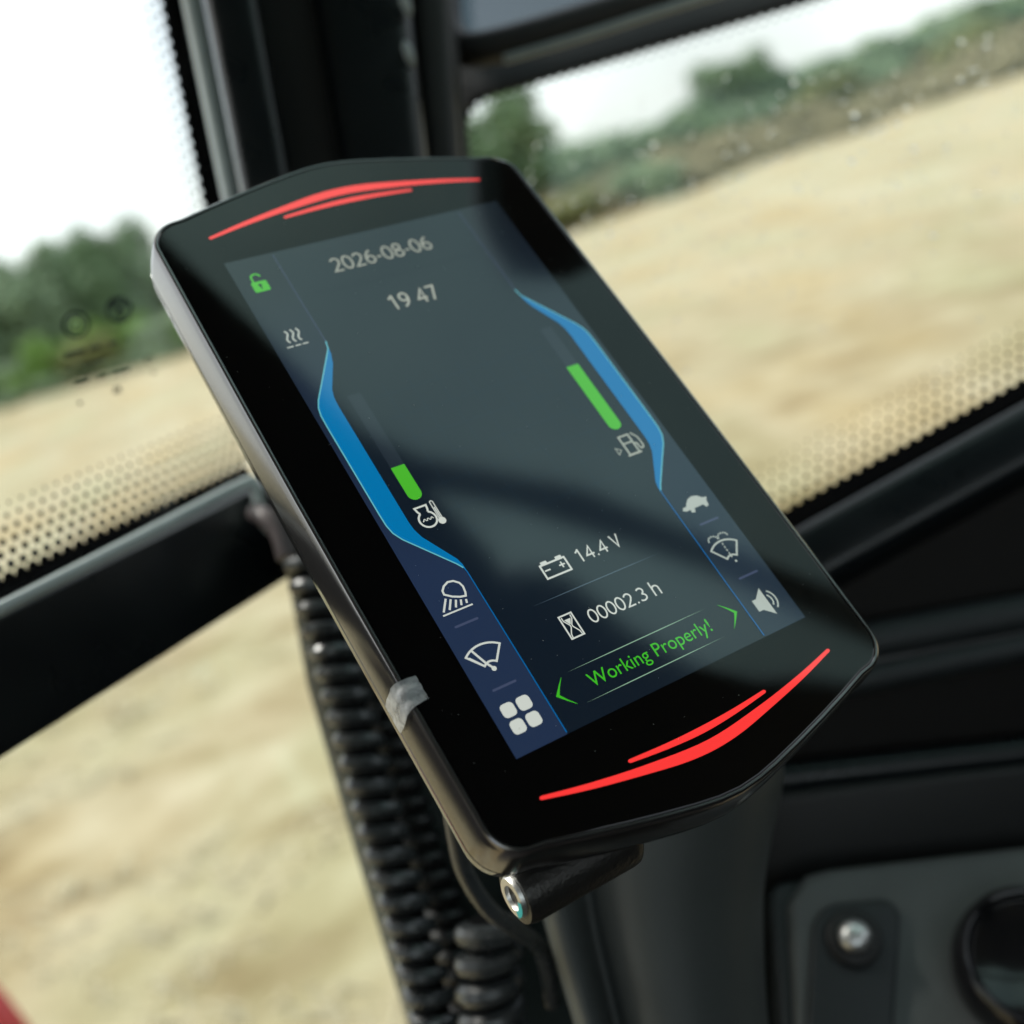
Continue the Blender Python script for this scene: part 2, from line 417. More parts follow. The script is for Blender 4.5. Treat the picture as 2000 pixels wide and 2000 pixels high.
for px, h, k, words in left_b:
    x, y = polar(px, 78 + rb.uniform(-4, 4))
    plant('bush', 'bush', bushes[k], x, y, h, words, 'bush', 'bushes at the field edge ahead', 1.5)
right_b = [(925, 4.4, 3, 'grey green bush at the left rim of the side window'), (985, 4.0, 3, 'grey green bush under the small rounded tree'),
           (1040, 2.6, 2, 'low yellowish olive bush beside the display top corner'), (1110, 2.8, 2, 'olive bush right of the display top corner'),
           (1235, 3.2, 3, 'dark green bush standing alone in the brown bracken'), (1290, 2.8, 3, 'second green bush close to the lone one in the bracken'),
           (1480, 4.2, 3, 'grey green bush at the foot of the big rounded tree'), (1600, 3.8, 2, 'olive bush right of the big rounded tree'),
           (1730, 3.6, 3, 'grey green bush low in the right hedge line'), (1900, 3.8, 2, 'olive bush under the tall tree at the right rim')]
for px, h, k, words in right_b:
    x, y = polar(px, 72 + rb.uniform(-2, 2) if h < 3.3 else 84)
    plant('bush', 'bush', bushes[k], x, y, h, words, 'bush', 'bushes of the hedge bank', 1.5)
def bank(name, ks, lo, hi, label, cat, mt):
    bm = bmesh.new()
    for px in range(lo, hi, 34):
        for row in range(3):
            x, y = polar(px + rb.uniform(-16, 16), 88 - row * 7 + rb.uniform(-2, 2))
            me, _, h0 = bushes[rb.choice(ks)]; s_ = (2.3, 1.9, 1.4)[row] * rb.uniform(.75, 1.2) / h0
            n0 = len(bm.verts); bm.from_mesh(me); bm.verts.ensure_lookup_table()
            m4 = Matrix.Translation((x, y, gz(x, y) - .1)) @ Matrix.Rotation(rb.uniform(0, 6.28), 4, 'Z') @ Matrix.Diagonal((s_ * 1.4, s_ * 1.4, s_, 1))
            bmesh.ops.transform(bm, matrix=m4, verts=bm.verts[n0:])
    me = bpy.data.meshes.new(name); bm.to_mesh(me); bm.free()
    tag(link(name, me, mt), label, cat, kind='stuff')
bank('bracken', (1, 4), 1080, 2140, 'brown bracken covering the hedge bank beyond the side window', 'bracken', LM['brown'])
def backhedge():
    bm = bmesh.new(); r2 = random.Random(8)
    for px in range(900, 2150, 26):
        x, y = polar(px + r2.uniform(-10, 10), 97 + r2.uniform(-2, 2))
        me, _, h0 = bushes[r2.choice((3, 3, 2))]; lift = 1.5 if px < 1400 else 1.3
        s_ = 3.9 * lift * r2.uniform(.85, 1.2) / h0
        n0 = len(bm.verts); bm.from_mesh(me); bm.verts.ensure_lookup_table()
        bmesh.ops.transform(bm, matrix=Matrix.Translation((x, y, gz(x, y) - .1)) @ Matrix.Rotation(r2.uniform(0, 6.28), 4, 'Z') @ Matrix.Diagonal((s_ * 1.3, s_ * 1.3, s_, 1)), verts=bm.verts[n0:])
    me = bpy.data.meshes.new('hedge'); bm.to_mesh(me); bm.free()
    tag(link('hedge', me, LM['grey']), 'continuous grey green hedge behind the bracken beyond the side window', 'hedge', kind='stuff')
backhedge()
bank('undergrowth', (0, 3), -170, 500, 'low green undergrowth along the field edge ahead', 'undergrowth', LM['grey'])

# red steel of the machine outside the lower pane
def machine_arm():
    pl = Plane(at(-60, 1900, 1.25), at(40, 2010, 1.25), at(-120, 2080, 1.32))
    bm = bmesh.new()
    fr = [pl.hit(*p) for p in ((-220, 1880), (-100, 1915), (-30, 1975), (20, 2040), (100, 2230), (-250, 2230))]
    slab_bm(bm, fr, [p - pl.n * .03 for p in fr], .008)
    tag(finish(bm, 'machine_arm', M['red_paint']), 'red painted steel arm of the machine outside, bottom left corner', 'machine part')
machine_arm()

# ------------------------------------------------------------------ cab planes
corner = at(489, 934, .521)
d1 = CAMROT @ Vector((1517, -1102, 2300)).normalized()
PF = Plane(corner, corner + d1, at(327, 0, .50))                 # windscreen
PR = Plane(at(1544, 994, .50), at(2000, 745, .492), at(922, 202, .60))   # side window
cab = empty('excavator_cab'); cab.location = (0, 0, 1.0)
tag(cab, 'black excavator cab frame with windscreen, side window and pillar around the display', 'vehicle cab')
bpy.context.view_layer.update()
def part(o):
    o.parent = cab; o.matrix_parent_inverse = cab.matrix_world.inverted(); return o
cab.matrix_world = Matrix.Translation((0, 0, 1.0))

def offset_path(path, w):
    """shift a 2D open polyline sideways by w (left of travel)"""
    res = []
    n = len(path)
    for i in range(n):
        a = path[max(i - 1, 0)]; b = path[min(i + 1, n - 1)]
        t = (b - a).normalized(); res.append(path[i] + Vector((-t.y, t.x)) * w)
    return res
def frit(plane, pxpath, inward, band, pitch, rows, r0, off=.0012, fade=1.0, name='frit_dots'):
    """ceramic print: black band outside the path, scalloped edge, fading dots inside. inward: +1 left of travel, -1 right"""
    base = [plane.uv(plane.hit(x, y)) for x, y in pxpath]
    outer = offset_path(base, -inward * band)
    bm = bmesh.new()
    for i in range(len(base) - 1):
        bm.faces.new([bm.verts.new(plane.pt(q.x, q.y, off)) for q in (base[i], base[i + 1], outer[i + 1], outer[i])])
    b = finish(bm, 'frit_band', M['frit'], smooth=False)
    bm = bmesh.new()
    seglen = [0]
    for i in range(len(base) - 1): seglen.append(seglen[-1] + (base[i + 1] - base[i]).length)
    for row in range(rows):
        s = (row % 2) * pitch / 2
        rr = r0 * (1.0 - .80 * row / rows) if row else r0 * 1.18
        while s < seglen[-1]:
            k = max(j for j in range(len(seglen)) if seglen[j] <= s); k = min(k, len(base) - 2)
            t = (s - seglen[k]) / max(1e-9, seglen[k + 1] - seglen[k])
            p = base[k].lerp(base[k + 1], t); tt = (base[k + 1] - base[k]).normalized(); nn = Vector((-tt.y, tt.x)) * inward
            c = p + nn * (row * pitch * .80)
            bm.faces.new([bm.verts.new(plane.pt(c.x + rr * math.cos(a * math.pi / 5), c.y + rr * math.sin(a * math.pi / 5), off + .0001)) for a in range(10)])
            s += pitch
    d = finish(bm, name, M['frit'], smooth=False); tag(d, kind='stuff')
    return b, d

def pane(name, pts, plane, mt, thick=.004):
    bm = bmesh.new()
    fr = [plane.hit(x, y) for x, y in pts]
    slab_bm(bm, fr, [p - plane.n * thick for p in fr], 0)
    return finish(bm, name, mt, smooth=False)

# windscreen, upper pane with its print
ws = part(pane('windscreen', [(-900, 1700), (640, 820), (470, -260), (240, -330), (-1400, -200)], PF, M['pane']))
tag(ws, 'upper windscreen pane with dotted black print')
for pth, inw, bw_, rw, r0 in (([(-700, 1454), (0, 1134), (482, 913)], 1, .030, 7, .0021), ([(470, 760), (392, 380), (312, 0), (255, -270)], 1, .012, 3, .0016)):
    b, d = frit(PF, pth, inw, bw_, .0052, rw, r0)
    for o in (b, d): o.parent = ws
# lower windscreen
PL = Plane(at(0, 1490, .43), at(561, 1134, .52), at(200, 2000, .40))
lw_ = part(pane('lower_windscreen', [(-900, 1900), (-900, 3000), (900, 3000), (700, 1040)], PL, M['pane']))
tag(lw_, 'lower windscreen pane')
part(slab('unseen_dark_panel', [(-3200, 3200), (-90, 1545), (-90, 4200), (-3200, 4200)], PL, .012, .02, mat('unseen_panel_brown', (.035, .024, .02), .6), bevel=.002))  # added out of view to darken what the housing side reflects
# safety stamp on the windscreen
def stamp():
    m = mat('grey_etched_print', (.02, .035, .03), .6)
    bm = bmesh.new()
    pitch = 1
    def P(x, y): return PF.hit(x, y, .0008)
    def ring(cx, cy, r0, r1, a0=0, a1=6.2832, n=28):
        for i in range(n):
            a = a0 + (a1 - a0) * i / n; b = a0 + (a1 - a0) * (i + 1) / n
            bm.faces.new([bm.verts.new(P(cx + r * math.cos(t), cy + r * math.sin(t))) for r, t in ((r0, a), (r1, a), (r1, b), (r0, b))])
    ring(148, 634, 20, 27); ring(148, 634, 12, 15.5)
    for k in range(3): ring(141 + k * 7, 640, 3.0, 4.6, 3.3, 6.1, 8)
    for k in range(3):
        x0 = 138 + k * 7
        bm.faces.new([bm.verts.new(P(*q)) for q in ((x0, 640), (x0 + 1.8, 640), (x0 + 2.5, 648), (x0 + .7, 648))])
    ring(233, 605, 21, 27)
    for pts in (((212, 592), (222, 586), (230, 600), (220, 606)), ((236, 588), (247, 590), (244, 602), (236, 602)), ((226, 604), (238, 600), (242, 620), (234, 624)), ((224, 586), (234, 583), (234, 590), (226, 592))):
        bm.faces.new([bm.verts.new(P(*q)) for q in pts])
    rr = random.Random(5)
    def row(x0, y0, n, dx, dy, h):
        x, y = x0, y0
        for i in range(n):
            w = rr.uniform(4.5, 8)
            if rr.random() > .2:
                bm.faces.new([bm.verts.new(P(*q)) for q in ((x, y), (x + w, y + w * dy), (x + w + .4, y + w * dy + h), (x + .4, y + h))])
            x += w + 1.2; y += (w + 1.2) * dy
    row(126, 690, 9, 1, -.27, 9); row(132, 718, 10, 1, -.27, 7); row(214, 668, 5, 1, -.27, 7); row(146, 749, 15, 1, -.27, 7); row(222, 757, 2, 1, -.2, 12)
    ring(156, 787, 0.1, 4); ring(292, 703, 6, 8, 0, 6.28, 14); ring(300, 728, 0.1, 3)
    o = finish(bm, 'safety_stamp', m, smooth=False); o.parent = ws
stamp()

# side window with print
rwp = [(2400, 527), (2000, 745), (1544, 994), (1200, 1182), (1060, 1255), (1020, 1262), (1000, 1240), (985, 1190), (925, 420), (913, 300), (911, 256), (917, 226), (932, 204), (960, 190), (1150, 134), (1602, 0), (2200, -178)]
sw = part(pane('side_window', [(880, 150), (960, 1330), (2700, 420), (2700, -400), (1600, -40)], PR, M['pane']))
tag(sw, 'wide side window pane with dotted black print and raindrops on it')
b, d = frit(PR, rwp[:7], -1, .018, .0056, 6, .0016)
for o in (b, d): o.parent = sw
b, d = frit(PR, rwp[6:], -1, .018, .0056, 2, .0016)
# check inward side: dots must lie inside the opening
for o in (b, d): o.parent = sw

# crossbar between the two windscreens ; grey glazing seal above, paled to paint in sky sheen
part(slab('crossbar', [(-2500, 2482), (0, 1205), (497, 957), (560, 925), (640, 1080), (561, 1130), (0, 1483), (-2500, 3055)], PF, .022, .045, M['paint'], bevel=.0012))
def bar(name, a, b, r, mt, seg=10, k=None, flat=None):
    bm = bmesh.new(); pts = smooth_path(k, 24) if k else [a, b]
    tube_bm(bm, pts, r, seg); return part(finish(bm, name, mt))
bar('glazing_seal', 0, 0, .0024, mat('sky_sheen_glazing_strip', (.55, .62, .61), .4, var=.1, vscale=120), k=[PF.hit(-700, 1543, .030), PF.hit(0, 1190, .030), PF.hit(300, 1036, .030), PF.hit(478, 944, .030), PF.hit(496, 950, .031), PF.hit(506, 985, .031), PF.hit(516, 1022, .032), PF.hit(540, 1042, .032)])
# pillar: sheet metal sections swept downward
def column(name, secs, mt, bevel=.002):
    """secs: list of cross sections, each [(px,py,depth) ...] as a closed loop"""
    bm = bmesh.new(); rings = [[bm.verts.new(at(*q)) for q in s] for s in secs]
    n = len(rings[0])
    for i in range(len(rings) - 1):
        for k in range(n): bm.faces.new((rings[i][k], rings[i][(k + 1) % n], rings[i + 1][(k + 1) % n], rings[i + 1][k]))
    bm.faces.new(rings[0]); bm.faces.new(rings[-1][::-1])
    bmesh.ops.recalc_face_normals(bm, faces=bm.faces[:])
    if bevel:
        ed = [e for e in bm.edges if any(e.verts[0] in r and e.verts[1] not in r for r in rings)]
        bmesh.ops.bevel(bm, geom=ed, offset=bevel, segments=3, affect='EDGES', profile=.5, clamp_overlap=True)
    return part(finish(bm, name, mt))
def strip(name, top, bot, d, mt, thick=.03, bevel=.002, y0=-420, y1=1180):
    """top=(xl,xr) at y 0, bot=(xl,xr) at y 380; prolonged both ways"""
    secs = []
    for y in (y0, 0, 380, y1):
        t = y / 380
        xl = top[0] + (bot[0] - top[0]) * t; xr = top[1] + (bot[1] - top[1]) * t
        dd = d + (-.00002 * y if isinstance(d, float) else 0)
        secs.append([(xl, y, dd), (xr, y, dd), (xr, y, dd + thick), (xl, y, dd + thick)])
    return column(name, secs, mt, bevel)
strip('pillar_seal', (354, 397), (432, 472), .488, M['seal'], .02, .004)
strip('pillar', (399, 500), (474, 570), .482, M['paint'], .05, .004)
strip('pillar_recess', (480, 640), (560, 700), .53, M['rubber'], .03)
strip('inner_pillar', (612, 800), (676, 842), .50, M['paint'], .06, .007)
strip('window_frame', (780, 884), (826, 925), .56, M['rubber'], .04)
# lower pillar under the crossbar
secs = []
for y, xl in ((1060, 552), (1130, 563), (1336, 600), (1660, 693), (2000, 796), (2300, 888), (4200, 1480)):
    secs.append([(xl, y, .50), (xl + 26, y, .47), (xl + 90, y, .462), (xl + 560, y, .47), (xl + 560, y, .53), (xl, y, .53)])
column('lower_pillar', secs, mat('dull_pillar_cover', (.035, .045, .042), .6, spec=.2), .003)

# frame above the side window: gasket, rail, upper tinted pane
PU = Plane(PR.hit(922, 202, .02), PR.hit(1602, 0, .02), PR.hit(1000, -300, -.05))
up_pane = part(pane('upper_pane', [(860, -60), (892, 66), (935, 72), (1131, 13), (1500, -110), (1500, -500), (820, -500)], PU, M['greypane']))
tag(up_pane, 'small grey tinted upper pane above the side window')
part(slab('window_header', [(800, 150), (905, 232), (925, 190), (1200, 108), (1602, -12), (2300, -215), (2300, -330), (1346, -14), (990, 100), (890, 118), (820, 90)], PR, .004, .003, M['plastic'], bevel=.001))
bar('window_gasket', 0, 0, .0085, M['rubber'], seg=14, k=[PU.hit(858, -420, .012), PU.hit(868, -20, .012), PU.hit(876, 60, .012), PU.hit(900, 92, .012), PU.hit(960, 92, .012), PU.hit(1150, 38, .012), PU.hit(1500, -72, .012), PU.hit(2200, -290, .012)])
bar('gasket_lip', 0, 0, .0022, M['seal'], seg=8, k=[PR.hit(985, 116, .03), PR.hit(1150, 67, .03), PR.hit(1346, 4, .03), PR.hit(2200, -260, .03)])
strip('corner_post', (802, 880), (836, 905), .535, M['rubber'], .05, .006)
for y, r in ((6, 15), (104, 15)):  # pale beads standing in for two glints on the pillar
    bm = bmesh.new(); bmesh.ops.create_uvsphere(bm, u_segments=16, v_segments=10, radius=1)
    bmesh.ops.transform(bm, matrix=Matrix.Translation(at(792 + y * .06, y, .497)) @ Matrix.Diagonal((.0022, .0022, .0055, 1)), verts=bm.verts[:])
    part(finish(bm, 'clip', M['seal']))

# sill and lower side wall
part(slab('sill', [(960, 1345), (1200, 1222), (1560, 1022), (2000, 778), (2500, 500), (2500, 640), (2000, 922), (1660, 1108), (1100, 1420)], PR, .014, .05, M['paint'], bevel=.006))
PW = Plane(PR.hit(1100, 1400, -.01), PR.hit(2000, 900, -.01), at(1500, 2000, .52))
part(slab('side_wall', [(820, 1400), (1100, 1330), (2000, 860), (2600, 520), (2600, 5600), (820, 5600)], PW, 0, .02, M['trim'], bevel=0))
def rail(name, y_l, y_r, r, off, mt, x0=1450, x1=2400):
    k = (y_r - y_l) / 291
    return bar(name, 0, 0, r, mt, seg=16, k=[PW.hit(x0, y_l + (x0 - 1709) * k, off), PW.hit(1709, y_l, off), PW.hit(2000, y_r, off), PW.hit(x1, y_r + (x1 - 2000) * k, off)])
rail('upper_rail', 1250, 1197, .0085, .012, M['plastic'])
rail('middle_rail', 1288, 1234, .0060, .012, M['paint'])
rail('lower_rail', 1322, 1262, .0060, .016, M['plastic'])
rail('door_rail', 1500, 1468, .0065, .012, M['paint'])
part(slab('door_panel', [(1380, 1570), (1700, 1530), (2400, 1450), (2400, 1720), (1380, 1820)], PW, .02, .02, M['rubber'], bevel=.004))

# ------------------------------------------------------------------ cab shell around and behind the camera
shell = []
def box_part(name, lo, hi, mt):
    bm = bmesh.new()
    lo = Vector(lo) + Vector((0, 0, EYE.z)); hi = Vector(hi) + Vector((0, 0, EYE.z))
    f = [(lo.x, lo.y, lo.z), (hi.x, lo.y, lo.z), (hi.x, hi.y, lo.z), (lo.x, hi.y, lo.z)]
    slab_bm(bm, f, [(x, y, hi.z) for x, y, z in f], 0)
    return part(finish(bm, name, mt, smooth=False))
ZR = .45
def roof():
    """roof panel with two glazed openings and the bar between them"""
    A = [(.02, .395), (.107, .345), (.20, .294), (.274, .252), (.345, .236), (.52, .234), (.85, .182), (1.235, .125), (1.235, .46), (.53, .46), (.435, .40), (.40, .392), (.372, .412), (.353, .434), (.335, .49), (.20, .50), (.05, .50)]
    B = [(.345, .214), (.436, .209), (.596, .189), (.71, .173), (.867, .141), (1.235, .07), (1.235, .045), (.93, .064), (.86, .058), (.74, .074), (.61, .114), (.56, .138), (.52, .155), (.483, .154), (.457, .142), (.426, .17), (.374, .20)]
    def solid(outer, holes, z0, z1, name, mt):
        cu = bpy.data.curves.new(name, 'CURVE'); cu.dimensions = '2D'; cu.fill_mode = 'BOTH'
        for lp in [outer] + holes:
            sp = cu.splines.new('POLY'); sp.points.add(len(lp) - 1); sp.use_cyclic_u = True
            for k, (x, y) in enumerate(lp): sp.points[k].co = (x, y, 0, 1)
        cu.extrude = (z1 - z0) / 2
        ob = bpy.data.objects.new(name, cu); C.objects.link(ob)
        me = bpy.data.meshes.new_from_object(ob.evaluated_get(bpy.context.evaluated_depsgraph_get()))
        bpy.data.objects.remove(ob)
        me.transform(Matrix.Translation((0, 0, EYE.z + (z0 + z1) / 2))); me.name = name
        me.materials.clear()
        return part(link(name, me, mt))
    solid([(-.75, -1.0), (1.25, -1.0), (1.25, .62), (-.1, .62), (-.75, .2)], [A, B], ZR, ZR + .03, 'unseen_roof_panel', M['plastic'])
    for lp in (A, B):
        solid(lp, [], ZR + .034, ZR + .038, 'unseen_roof_pane', M['reflpane'])
roof()
box_part('rear_wall', (-.75, -1.03, -1.1), (1.25, -1.0, -.15), M['trim'])
box_part('rear_post', (-.75, -1.03, -.15), (-.66, -1.0, .45), M['trim'])
box_part('rear_post', (.72, -1.03, -.15), (1.25, -1.0, .45), M['trim'])
box_part('rear_window', (-.66, -1.018, -.15), (.72, -1.014, .45), M['pane'])
box_part('cab_floor', (-.75, -1.0, -1.12), (1.25, .45, -1.1), M['trim'])
box_part('side_door', (1.25, -1.0, -1.1), (1.28, .62, .05), M['trim'])
box_part('door_post', (1.22, .3, .05), (1.28, .62, .45), M['trim'])
box_part('left_door', (-.78, -1.0, -1.1), (-.75, -.3, .45), M['trim'])

# ------------------------------------------------------------------ console, bolt and knob at lower right
console = empty('side_console'); console.matrix_world = Matrix.Translation(at(1700, 1900, .46))
tag(console, 'grey plastic side console with steel bolt and black rotary knob, bottom right corner', 'console')
def cpart(o, parent=None):
    o.parent = console; o.matrix_parent_inverse = Matrix.Translation(-console.matrix_world.translation); return o
PC = Plane(at(1574, 1700, .47), at(2000, 1655, .468), at(1640, 2050, .43))
cpart(slab('console_panel', [(1575, 1706), (1620, 1694), (2000, 1650), (2500, 1592), (2500, 2400), (1700, 2400), (1560, 2100), (1540, 1760)], PC, 0, .03, M['greyplastic'], bevel=.004))
cpart(slab('console_edge', [(1500, 1742), (1520, 1722), (1622, 1708), (1640, 1722), (1600, 1800), (1585, 2100), (1640, 2400), (1560, 2400)], PC, -.006, .03, M['plastic'], bevel=.003))
def rrect_px(x0, y0, x1, y1, r, sk=0.0, n=6):
    pts = []
    for cx, cy, a0 in ((x1 - r, y0 + r, -90), (x1 - r, y1 - r, 0), (x0 + r, y1 - r, 90), (x0 + r, y0 + r, 180)):
        for i in range(n + 1):
            a = math.radians(a0 + 90 * i / n); x, y = cx + r * math.cos(a), cy + r * math.sin(a)
            pts.append((x + sk * (y - y0), y - .11 * (x - x0)))
    return pts
cpart(slab('bolt_plate', rrect_px(1590, 1768, 1762, 2300, 46, -.06), PC, .004, .01, M['plastic'], bevel=.002))
def lathe(name, prof, origin, axis, mt, seg=40):
    q = axis.to_track_quat('Z', 'Y').to_matrix().to_4x4(); mm = Matrix.Translation(origin) @ q
    bm = bmesh.new(); rings = []
    for r, z in prof:
        rings.append([bm.verts.new(mm @ Vector((max(r, 1e-5) * math.cos(2 * math.pi * k / seg), max(r, 1e-5) * math.sin(2 * math.pi * k / seg), z))) for k in range(seg)])
    for i in range(len(rings) - 1):
        for k in range(seg): bm.faces.new((rings[i][k], rings[i][(k + 1) % seg], rings[i + 1][(k + 1) % seg], rings[i + 1][k]))
    bm.faces.new(rings[0][::-1]); bm.faces.new(rings[-1])
    return finish(bm, name, mt, angle=50)
bo = PC.hit(1668, 1832, .006)
cpart(lathe('washer', [(.0105, 0), (.0105, .0015), (.0095, .0025), (.0055, .0022)], bo - PC.n * .001, PC.n, M['rubber']))
cpart(lathe('bolt', [(.0062, 0), (.0062, .0022), (.0056, .0042), (.0042, .0056), (.0022, .0063), (.0003, .0065)], bo, PC.n, M['steel']))
kn_ax = (PC.n * .9 + (EYE - PC.o).normalized() * .2 + Vector((-.1, 0, .25))).normalized()
ko = PC.hit(2012, 1905, .001)
kb = cpart(lathe('rotary_knob', [(.026, 0), (.028, .004), (.0285, .012), (.027, .019), (.024, .0225), (.0222, .0218), (.0215, .0200), (.0210, .0196), (.001, .0194)], ko, kn_ax, mat('gloss_black_knob', (.008, .008, .009), .14), 64))
# ------------------------------------------------------------------ cable runs beside the pillar
def helix(name, ctrl, R, r, pitch, mt, parent=None, seg=9, per=18, hand=1):
    path = smooth_path(ctrl, 400)
    L_ = [0]
    for i in range(1, len(path)): L_.append(L_[-1] + (path[i] - path[i - 1]).length)
    tot = L_[-1]; n = int(tot / pitch * per)
    pts = []; up = Vector((1, 0, 0)); j = 0
    for i in range(n + 1):
        s = tot * i / n
        while j < len(L_) - 2 and L_[j + 1] < s: j += 1
        t = (path[j + 1] - path[j]).normalized(); p = path[j] + t * (s - L_[j])
        a = (up - t * up.dot(t)).normalized(); b = t.cross(a); up = a
        th = 2 * math.pi * i / per * hand
        pts.append(p + (a * math.cos(th) + b * math.sin(th)) * R)
    bm = bmesh.new(); tube_bm(bm, pts, r, seg); o = finish(bm, name, mt, parent)
    bm = bmesh.new(); tube_bm(bm, path[::8], R - r * .25, 20); finish(bm, 'dark_gap_core', M['core'], o)  # added black core hides the back strands and keeps the gaps dark
    return o
o = helix('coiled_hose', [at(596, 1075, .455), at(622, 1180, .45), at(660, 1300, .445), at(702, 1450, .44), at(748, 1620, .435), at(794, 1780, .43), at(852, 2000, .425), at(906, 2200, .42)], .0068, .0029, .0086, M['cable'], hand=-1)
tag(o, 'thick black spiral hose running down the pillar behind the display', 'hose')
o = helix('spiral_wrap', [at(690, 1180, .475), at(722, 1300, .47), at(766, 1450, .465), at(812, 1620, .46), at(868, 1780, .455), at(926, 2000, .45), at(976, 2200, .445)], .0062, .0026, .0075, mat('matt_black_hose', (.016, .017, .018), .4), hand=-1)
tag(o, 'second black spiral hose tucked between the thick one and the display', 'hose')
o = helix('coiled_cable', [at(958, 1800, .40), at(955, 1850, .40), at(958, 1950, .40), at(970, 2060, .40), at(990, 2200, .40)], .0082, .0040, .0096, M['cable'])
tag(o, 'short thick coiled black cord hanging below the display bracket', 'cable')
bm = bmesh.new()
tube_bm(bm, smooth_path([at(880, 1560, .345), at(893, 1640, .35), at(910, 1705, .355), at(955, 1775, .36), at(1010, 1815, .37), at(1060, 1860, .385), at(1080, 1960, .40)], 40), .0028, 14)
tag(finish(bm, 'display_cable', M['cable']), 'smooth black cable curving out from under the display corner', 'cable')
bm = bmesh.new()
tube_bm(bm, smooth_path([at(500, 1000, .475), at(520, 1012, .468), at(545, 1040, .465), at(560, 1090, .462)], 16), [.004] * 16, 12)
tag(finish(bm, 'hose_clip', mat('pinkish_grey_plastic', (.16, .13, .13), .45)), 'pinkish grey plastic clip holding hose at crossbar end', 'clip')

# shroud column under the display
def shroud():
    bm = bmesh.new(); secs = []
    prof = [(0, .05), (-.01, .014), (.02, .003), (.09, 0), (.16, .003), (.21, .010), (.26, .009), (.33, .001), (.46, -.004), (.62, -.005), (.8, .0), (.93, .010), (1, .03), (1, .06)]
    for y, xl, xr, d in ((1380, 960, 1560, .352), (1560, 1005, 1530, .352), (1700, 1038, 1496, .352), (1800, 1062, 1492, .352), (2000, 1122, 1500, .35), (2300, 1210, 1540, .345)):
        secs.append([bm.verts.new(at(xl + (xr - xl) * u, y + 30 * math.sin(u * 3.14), d + w)) for u, w in prof])
    for i in range(len(secs) - 1):
        for k in range(len(prof) - 1): bm.faces.new((secs[i][k], secs[i][k + 1], secs[i + 1][k + 1], secs[i + 1][k]))
    for s in (secs[0][::-1], secs[-1]): bm.faces.new(s)
    for i in range(len(secs) - 1): bm.faces.new((secs[i][-1], secs[i][0], secs[i + 1][0], secs[i + 1][-1]))
    o = finish(bm, 'steering_column_shroud', mat('column_plastic', (.06, .068, .065), .45, bump=.3, bscale=1500), angle=60)
    sm = o.modifiers.new('subd', 'SUBSURF'); sm.levels = 2; sm.render_levels = 2
    tag(o, 'dark grey fluted plastic column standing under the display', 'column')
shroud()

# ------------------------------------------------------------------ the display
RD = Matrix(((0.8336880000409191, 0.5025857515724231, -0.2288490351829237), (-0.3134960684891405, 0.7718785507600445, 0.5531037135279654), (0.4546257071807802, -0.3893726559389553, 0.8010645424542391)))
TD = Vector((-1.9461817188285468, -20.139575093310416, 305.5354954467371)) * .001
Wm = CAMROT @ RD
dm = Matrix.Identity(4)
for i in range(3):
    dm[i][0] = Wm[i][0]; dm[i][1] = -Wm[i][1]; dm[i][2] = -Wm[i][2]; dm[i][3] = (EYE + CAMROT @ TD)[i]
disp = empty('display', dm)
tag(disp, 'black portrait touchscreen display with red curved stripes, tilted on its bracket', 'display')
def D(x, y, z=0): return Vector((x * .001, -y * .001, -z * .001))      # mm, y down, z into the body

def outline(off=0.0, n_arc=10):
    """right half then mirrored; mm, y down; off grows the outline"""
    q = []
    top = [(0, -107.3), (6, -106.9), (12, -105.9), (21, -104.0), (30, -101.9), (39, -99.6), (47.5, -97.2)]
    arc = [(49.0 + 9.3 * math.cos(math.radians(a)), -87.6 + 9.3 * math.sin(math.radians(a))) for a in [-78 + 78 * i / n_arc for i in range(n_arc + 1)]]
    side = [(58.5, -60), (58.7, -30), (58.8, 0)]
    r = top + arc + side
    r = r + [(x, -y) for x, y in r[-2::-1]]
    full = r + [(-x, y) for x, y in r[-2:0:-1]]
    n = len(full); res = []
    for i in range(n):
        a = Vector(full[i - 1]); b = Vector(full[(i + 1) % n]); t = (b - a).normalized()
        nn = Vector((t.y, -t.x)); res.append(Vector(full[i]) + nn * off)
    return res
def loft(profile, name, mt, cap_front=False, cap_back=True, angle=50):
    bm = bmesh.new(); rings = [[bm.verts.new(D(p.x, p.y, z)) for p in outline(o_)] for o_, z in profile]
    n = len(rings[0])
    for i in range(len(rings) - 1):
        for k in range(n): bm.faces.new((rings[i][k], rings[i][(k + 1) % n], rings[i + 1][(k + 1) % n], rings[i + 1][k]))
    if cap_front: bm.faces.new(rings[0])
    if cap_back: bm.faces.new(rings[-1][::-1])
    return finish(bm, name, mt, disp, angle=angle)
M['housing'] = mat('satin_black_metal_housing', (.185, .18, .182), .17, metal=.9, bump=.03, bscale=3500)
M['glass_black'] = mat('black_display_glass', (.003, .003, .0035), .05, spec=.5, rvar=.025, vscale=45)
loft([(-1.25, 1.2), (-1.2, .1), (-1.0, -.12), (-.55, -.15), (-.1, .15), (.1, .6), (.45, 2.5), (.75, 6.0), (.95, 9), (.95, 11.6), (.75, 11.9)], 'housing', M['housing'], cap_back=False, angle=22)
loft([(.7, 11.85), (.95, 12.1), (.9, 12.6), (.45, 15.4), (-.4, 16.4), (-3.5, 17.4)], 'back_shell', mat('gloss_black_back_shell', (.02, .02, .02), .1, spec=.9), angle=30)
gl = loft([(-1.6, .0), (-1.35, .06), (-1.28, .3), (-1.28, 1.2)], 'front_glass', M['glass_black'], cap_front=True, cap_back=False, angle=4)

